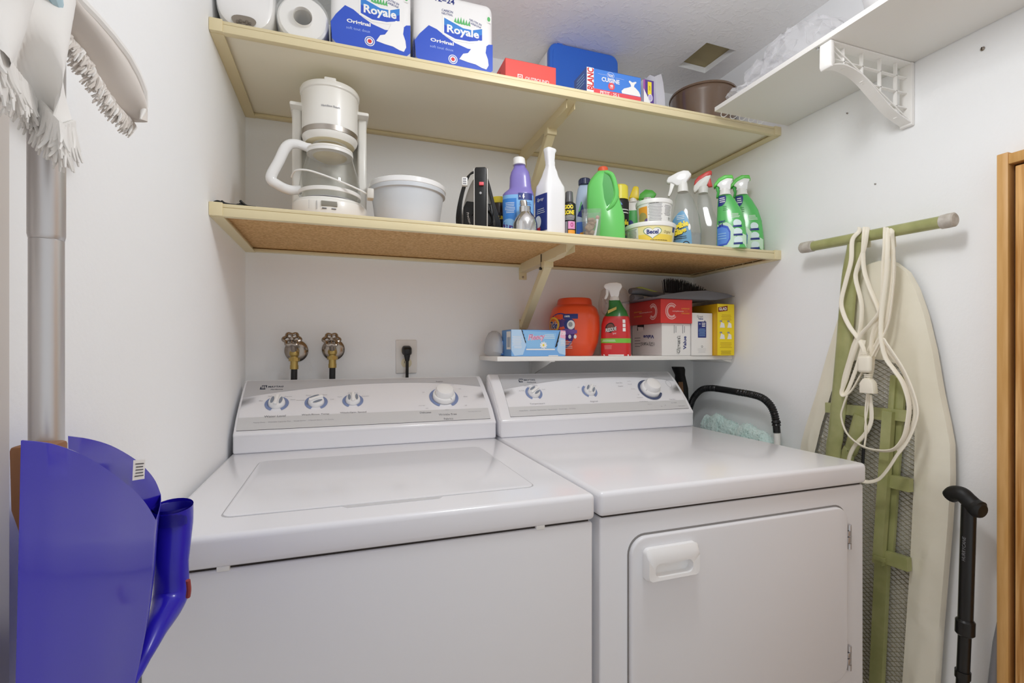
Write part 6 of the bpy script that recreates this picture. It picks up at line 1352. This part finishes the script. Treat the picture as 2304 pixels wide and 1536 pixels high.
# hanging head: pale cloth falling from above the frame, then a long curled flap
Wm = lambda u, v, X: onX(u, v, X) - o0
b = MB(); rnd = random.Random(17); n = 26; lo = []
ctr = [(Vector((0, 0, 1.62)), .010), (Vector((0, 0, 1.58)), .055), (Vector((0, .005, 1.50)), .060)]
sheet = []
for i in range(n + 1):                                        # main cloth: swept between its upper and lower edge
    k = i / n; up_p = Wm(-60 + 215 * k, -120, XM + .03 * math.sin(pi * k)); lo_p = Wm(-60 + 225 * k ** .8, 60 + 270 * k ** .75 - 40 * max(0, k - .86) / .14, XM + .022 + .012 * math.sin(k * 9))
    sheet.append([up_p.lerp(lo_p, q / 12) + Vector((.006 * math.sin(k * 13 + q * .5), 0, 0)) for q in range(13)])
b.loft(sheet, HEADM, cap=False, closed=False); b.fixn = False; b.build('cloth', t, angle=80)
b = MB()
for i in range(320):
    k = i / 319; p_ = Wm(-60 + 225 * k ** .8, 60 + 270 * k ** .75 - 40 * max(0, k - .86) / .14, XM + .022 + .012 * math.sin(k * 9)); d_ = Vector((rnd.uniform(-.006, .006), rnd.uniform(-.008, .004), -rnd.uniform(.010, .026))); b.tube([p_ + Vector((0, 0, .006)), p_ + d_ * .5, p_ + d_ + Vector((0, rnd.uniform(-.004, .004), 0))], [.0017, .0015, .0006], HEADM, seg=5, sub=3)
fr = b.build('fringe', t); fr['kind'] = 'stuff'
b = MB(); fl = [(135, -60), (165, -10), (205, 30), (245, 75), (280, 120), (305, 165), (320, 205), (325, 240), (316, 268)]; lw = [(105, 20), (135, 55), (168, 95), (195, 130), (215, 165), (232, 195), (252, 225), (275, 250), (298, 275)]
XW = -.222; sheet = []
A_ = poly_resample([Wm(*q, XW + .020) for q in fl], 28); B_ = poly_resample([Wm(*q, XW + .004) for q in lw], 28)
for i in range(28): sheet.append([A_[i].lerp(B_[i], q / 8) + Vector((.010 * math.sin(pi * q / 8), 0, 0)) for q in range(9)])
b.loft(sheet, HEADB, cap=False, closed=False); b.fixn = False; fo = b.build('flap', t, angle=80)
b = MB(); b.tube(A_, [.0052 * min(1, (28 - i) / 6) for i in range(28)], HEADM, seg=10, smooth=False); b.build('flap_hem', fo)
b = MB()
for i in range(340):
    p_ = B_[int(i / 340 * 27)].lerp(B_[min(27, int(i / 340 * 27) + 1)], (i / 340 * 27) % 1); d_ = Vector((rnd.uniform(-.004, .006), -rnd.uniform(.006, .020), -rnd.uniform(.010, .024))); b.tube([p_, p_ + d_ * .5 + Vector((.003, 0, 0)), p_ + d_], [.0018, .0016, .0006], HEADB if i % 3 else HEADM, seg=5, sub=3)
fr = b.build('flap_fringe', fo); fr['kind'] = 'stuff'
b = MB(); b.tube([Wm(262, 95, XW + .012), Wm(272, 115, XW + .014), Wm(284, 135, XW + .014)], .0022, mat('dark_green_strip', '4A5A54', .5), seg=6, flat=.5); b.build('stitched_tag', fo)
b = MB(); b.tube([Wm(104, -60, XW + .03), Wm(122, -10, XW + .028), Wm(137, 30, XW + .026)], [.010, .009, .004], mat('pale_blue_strap', 'B7D2DE', .6), seg=10, flat=.5); b.build('blue_strap', t)

# blue dustpan hung on the pole
BLU = mat('royal_blue_plastic', '2A1FB4', .27, spec=.4, coat=.25); rim = []
fr_ = [(47, 991), (85, 994), (120, 1000), (170, 1016), (210, 1036), (250, 1062), (300, 1101), (330, 1135), (352, 1172)]
bk_ = [(362, 1112), (350, 1082), (330, 1056), (300, 1030), (250, 1002), (200, 987), (153, 980)]
def dense(pts, n):
    q, _ = spline([Vector((a, c, 0)) for a, c in pts], [0] * len(pts), n); return [(p.x, p.y) for p in q]
fr_ = dense(fr_, 4); bk_ = dense(bk_, 4)
for k, (u, v) in enumerate(fr_): rim.append(onX(u, v, -.186 + .010 * k / (len(fr_) - 1)))
c0, c1 = rim[-1], onX(*bk_[0], -.212)
for k in (1, 2, 3): q = c0.lerp(c1, k / 4); rim.append(q + Vector((0, .006 * math.sin(pi * k / 4), 0)))
for k, (u, v) in enumerate(bk_): rim.append(onX(u, v, -.212 - .010 * min(1, k / 12)))
org = Vector((-.2, .46, 0)); t = thing('dustpan', 'big blue plastic dustpan hanging on the mop pole at the left', 'dustpan', (org.x, org.y, .70))
o0 = Vector(t.location); lv = []
edge = [(1100, 363), (1180, 361), (1270, 358), (1356, 349), (1418, 334), (1480, 309), (1536, 283), (1640, 225), (1900, 110)]
def yr(z):                                          # where the front face ends at height z
    v = V0 - (z - H) * F / (-.178 * S + .60 * C) ; v = V0 - (z - H) * F / .52
    for (v0, u0), (v1, u1) in zip(edge, edge[1:]):
        if v <= v1: return PY(u0 + (u1 - u0) * max(0, (v - v0) / (v1 - v0)), -.180)
    return PY(edge[-1][1], -.180)
y_top = yr(1.05)
for q in range(17):
    row = []
    for p_ in rim:
        k = q / 16; z = p_.z * (1 - k) + .72 * k; kk = (yr(z) - .37) / (y_top - .37)
        y = p_.y if q == 0 else .37 + (p_.y - .37) * kk - max(0, p_.y - .625) * min(1, k * 1.5) * kk
        x = p_.x * (1 - k * .35) + (-.205) * k * .35
        row.append(Vector((x, max(y, .372), z)) - o0)
    lv.append(row)
b = MB(); b.loft(lv, BLU, cap=False, closed=False)
inn = [[v + (Vector((.0, -.0, 0)) + (Vector((org.x - .001, .47, v.z + o0.z)) - o0 - v).normalized() * .0022) for v in row] for row in lv]
b.loft(inn, BLU, cap=False, closed=False); n = len(rim); 
b.add(lv[0] + inn[0], [[i, i + 1, n + i + 1, n + i] for i in range(n - 1)], BLU)
b.add(lv[-1], [list(range(n))], BLU); b.build('pan', t, angle=50)
XQ = [-.190, -.190, -.190, -.190, -.190, -.191, -.192, -.194]; hc = ((389, 1138, 48), (391, 1180, 45), (386, 1265, 40), (383, 1345, 42), (350, 1418, 28), (323, 1480, 18), (296, 1536, 14), (262, 1600, 12)); cp = [onX(u, v, x) - o0 for (u, v, r), x in zip(hc, XQ)]
rs = [r / F * ((q + o0).x * S + (q + o0).y * C) * .82 for (u, v, r), q in zip(hc, cp)]
b = MB(); b.tube([cp[0] - Vector((0, 0, .022)), cp[0] - Vector((0, 0, .020))] + [cp[0] - Vector((0, 0, .001)), cp[0]], [.0002, rs[0] * .86, rs[0] * .93, rs[0] * .97], mat('royal_blue_inner_shade', '1A1590', .35), seg=28, smooth=False, cap=False)  # same plastic in darker blue: shade inside the hollow handle is painted
b.tube(cp, rs, BLU, seg=24, cap=False, flat=.95); b.build('handle_socket', t, angle=60)
b = MB(); f0 = onX(284, 1042, -.2115); f1 = onX(312, 1040, -.2115); f2 = onX(282, 1082, -.2115); f = Face(b, f2 - o0 + Vector((.006, 0, 0)), f1 - f0, f0 - f2, (f1 - f0).length, (f0 - f2).length * 1.15); f.rect(0, 0, 1, 1, PAPER, .0); f.text('TRAPICAL', .28, .5, .0032, BLK_P, .0005, rot=-pi / 2, width=f.h * .7, bold=.03) if False else f.lines(.12, .88, .12, .88, 5, BLK_P, .3, .0005); b.build('paper_label', t)
b = MB(); b.tube([onX(423, 1305, -.150) - o0, onX(425, 1325, -.150) - o0, onX(423, 1342, -.152) - o0], .0022, mat('red_hang_tab', '9A3A34', .5), seg=8); b.build('hang_tab', t)
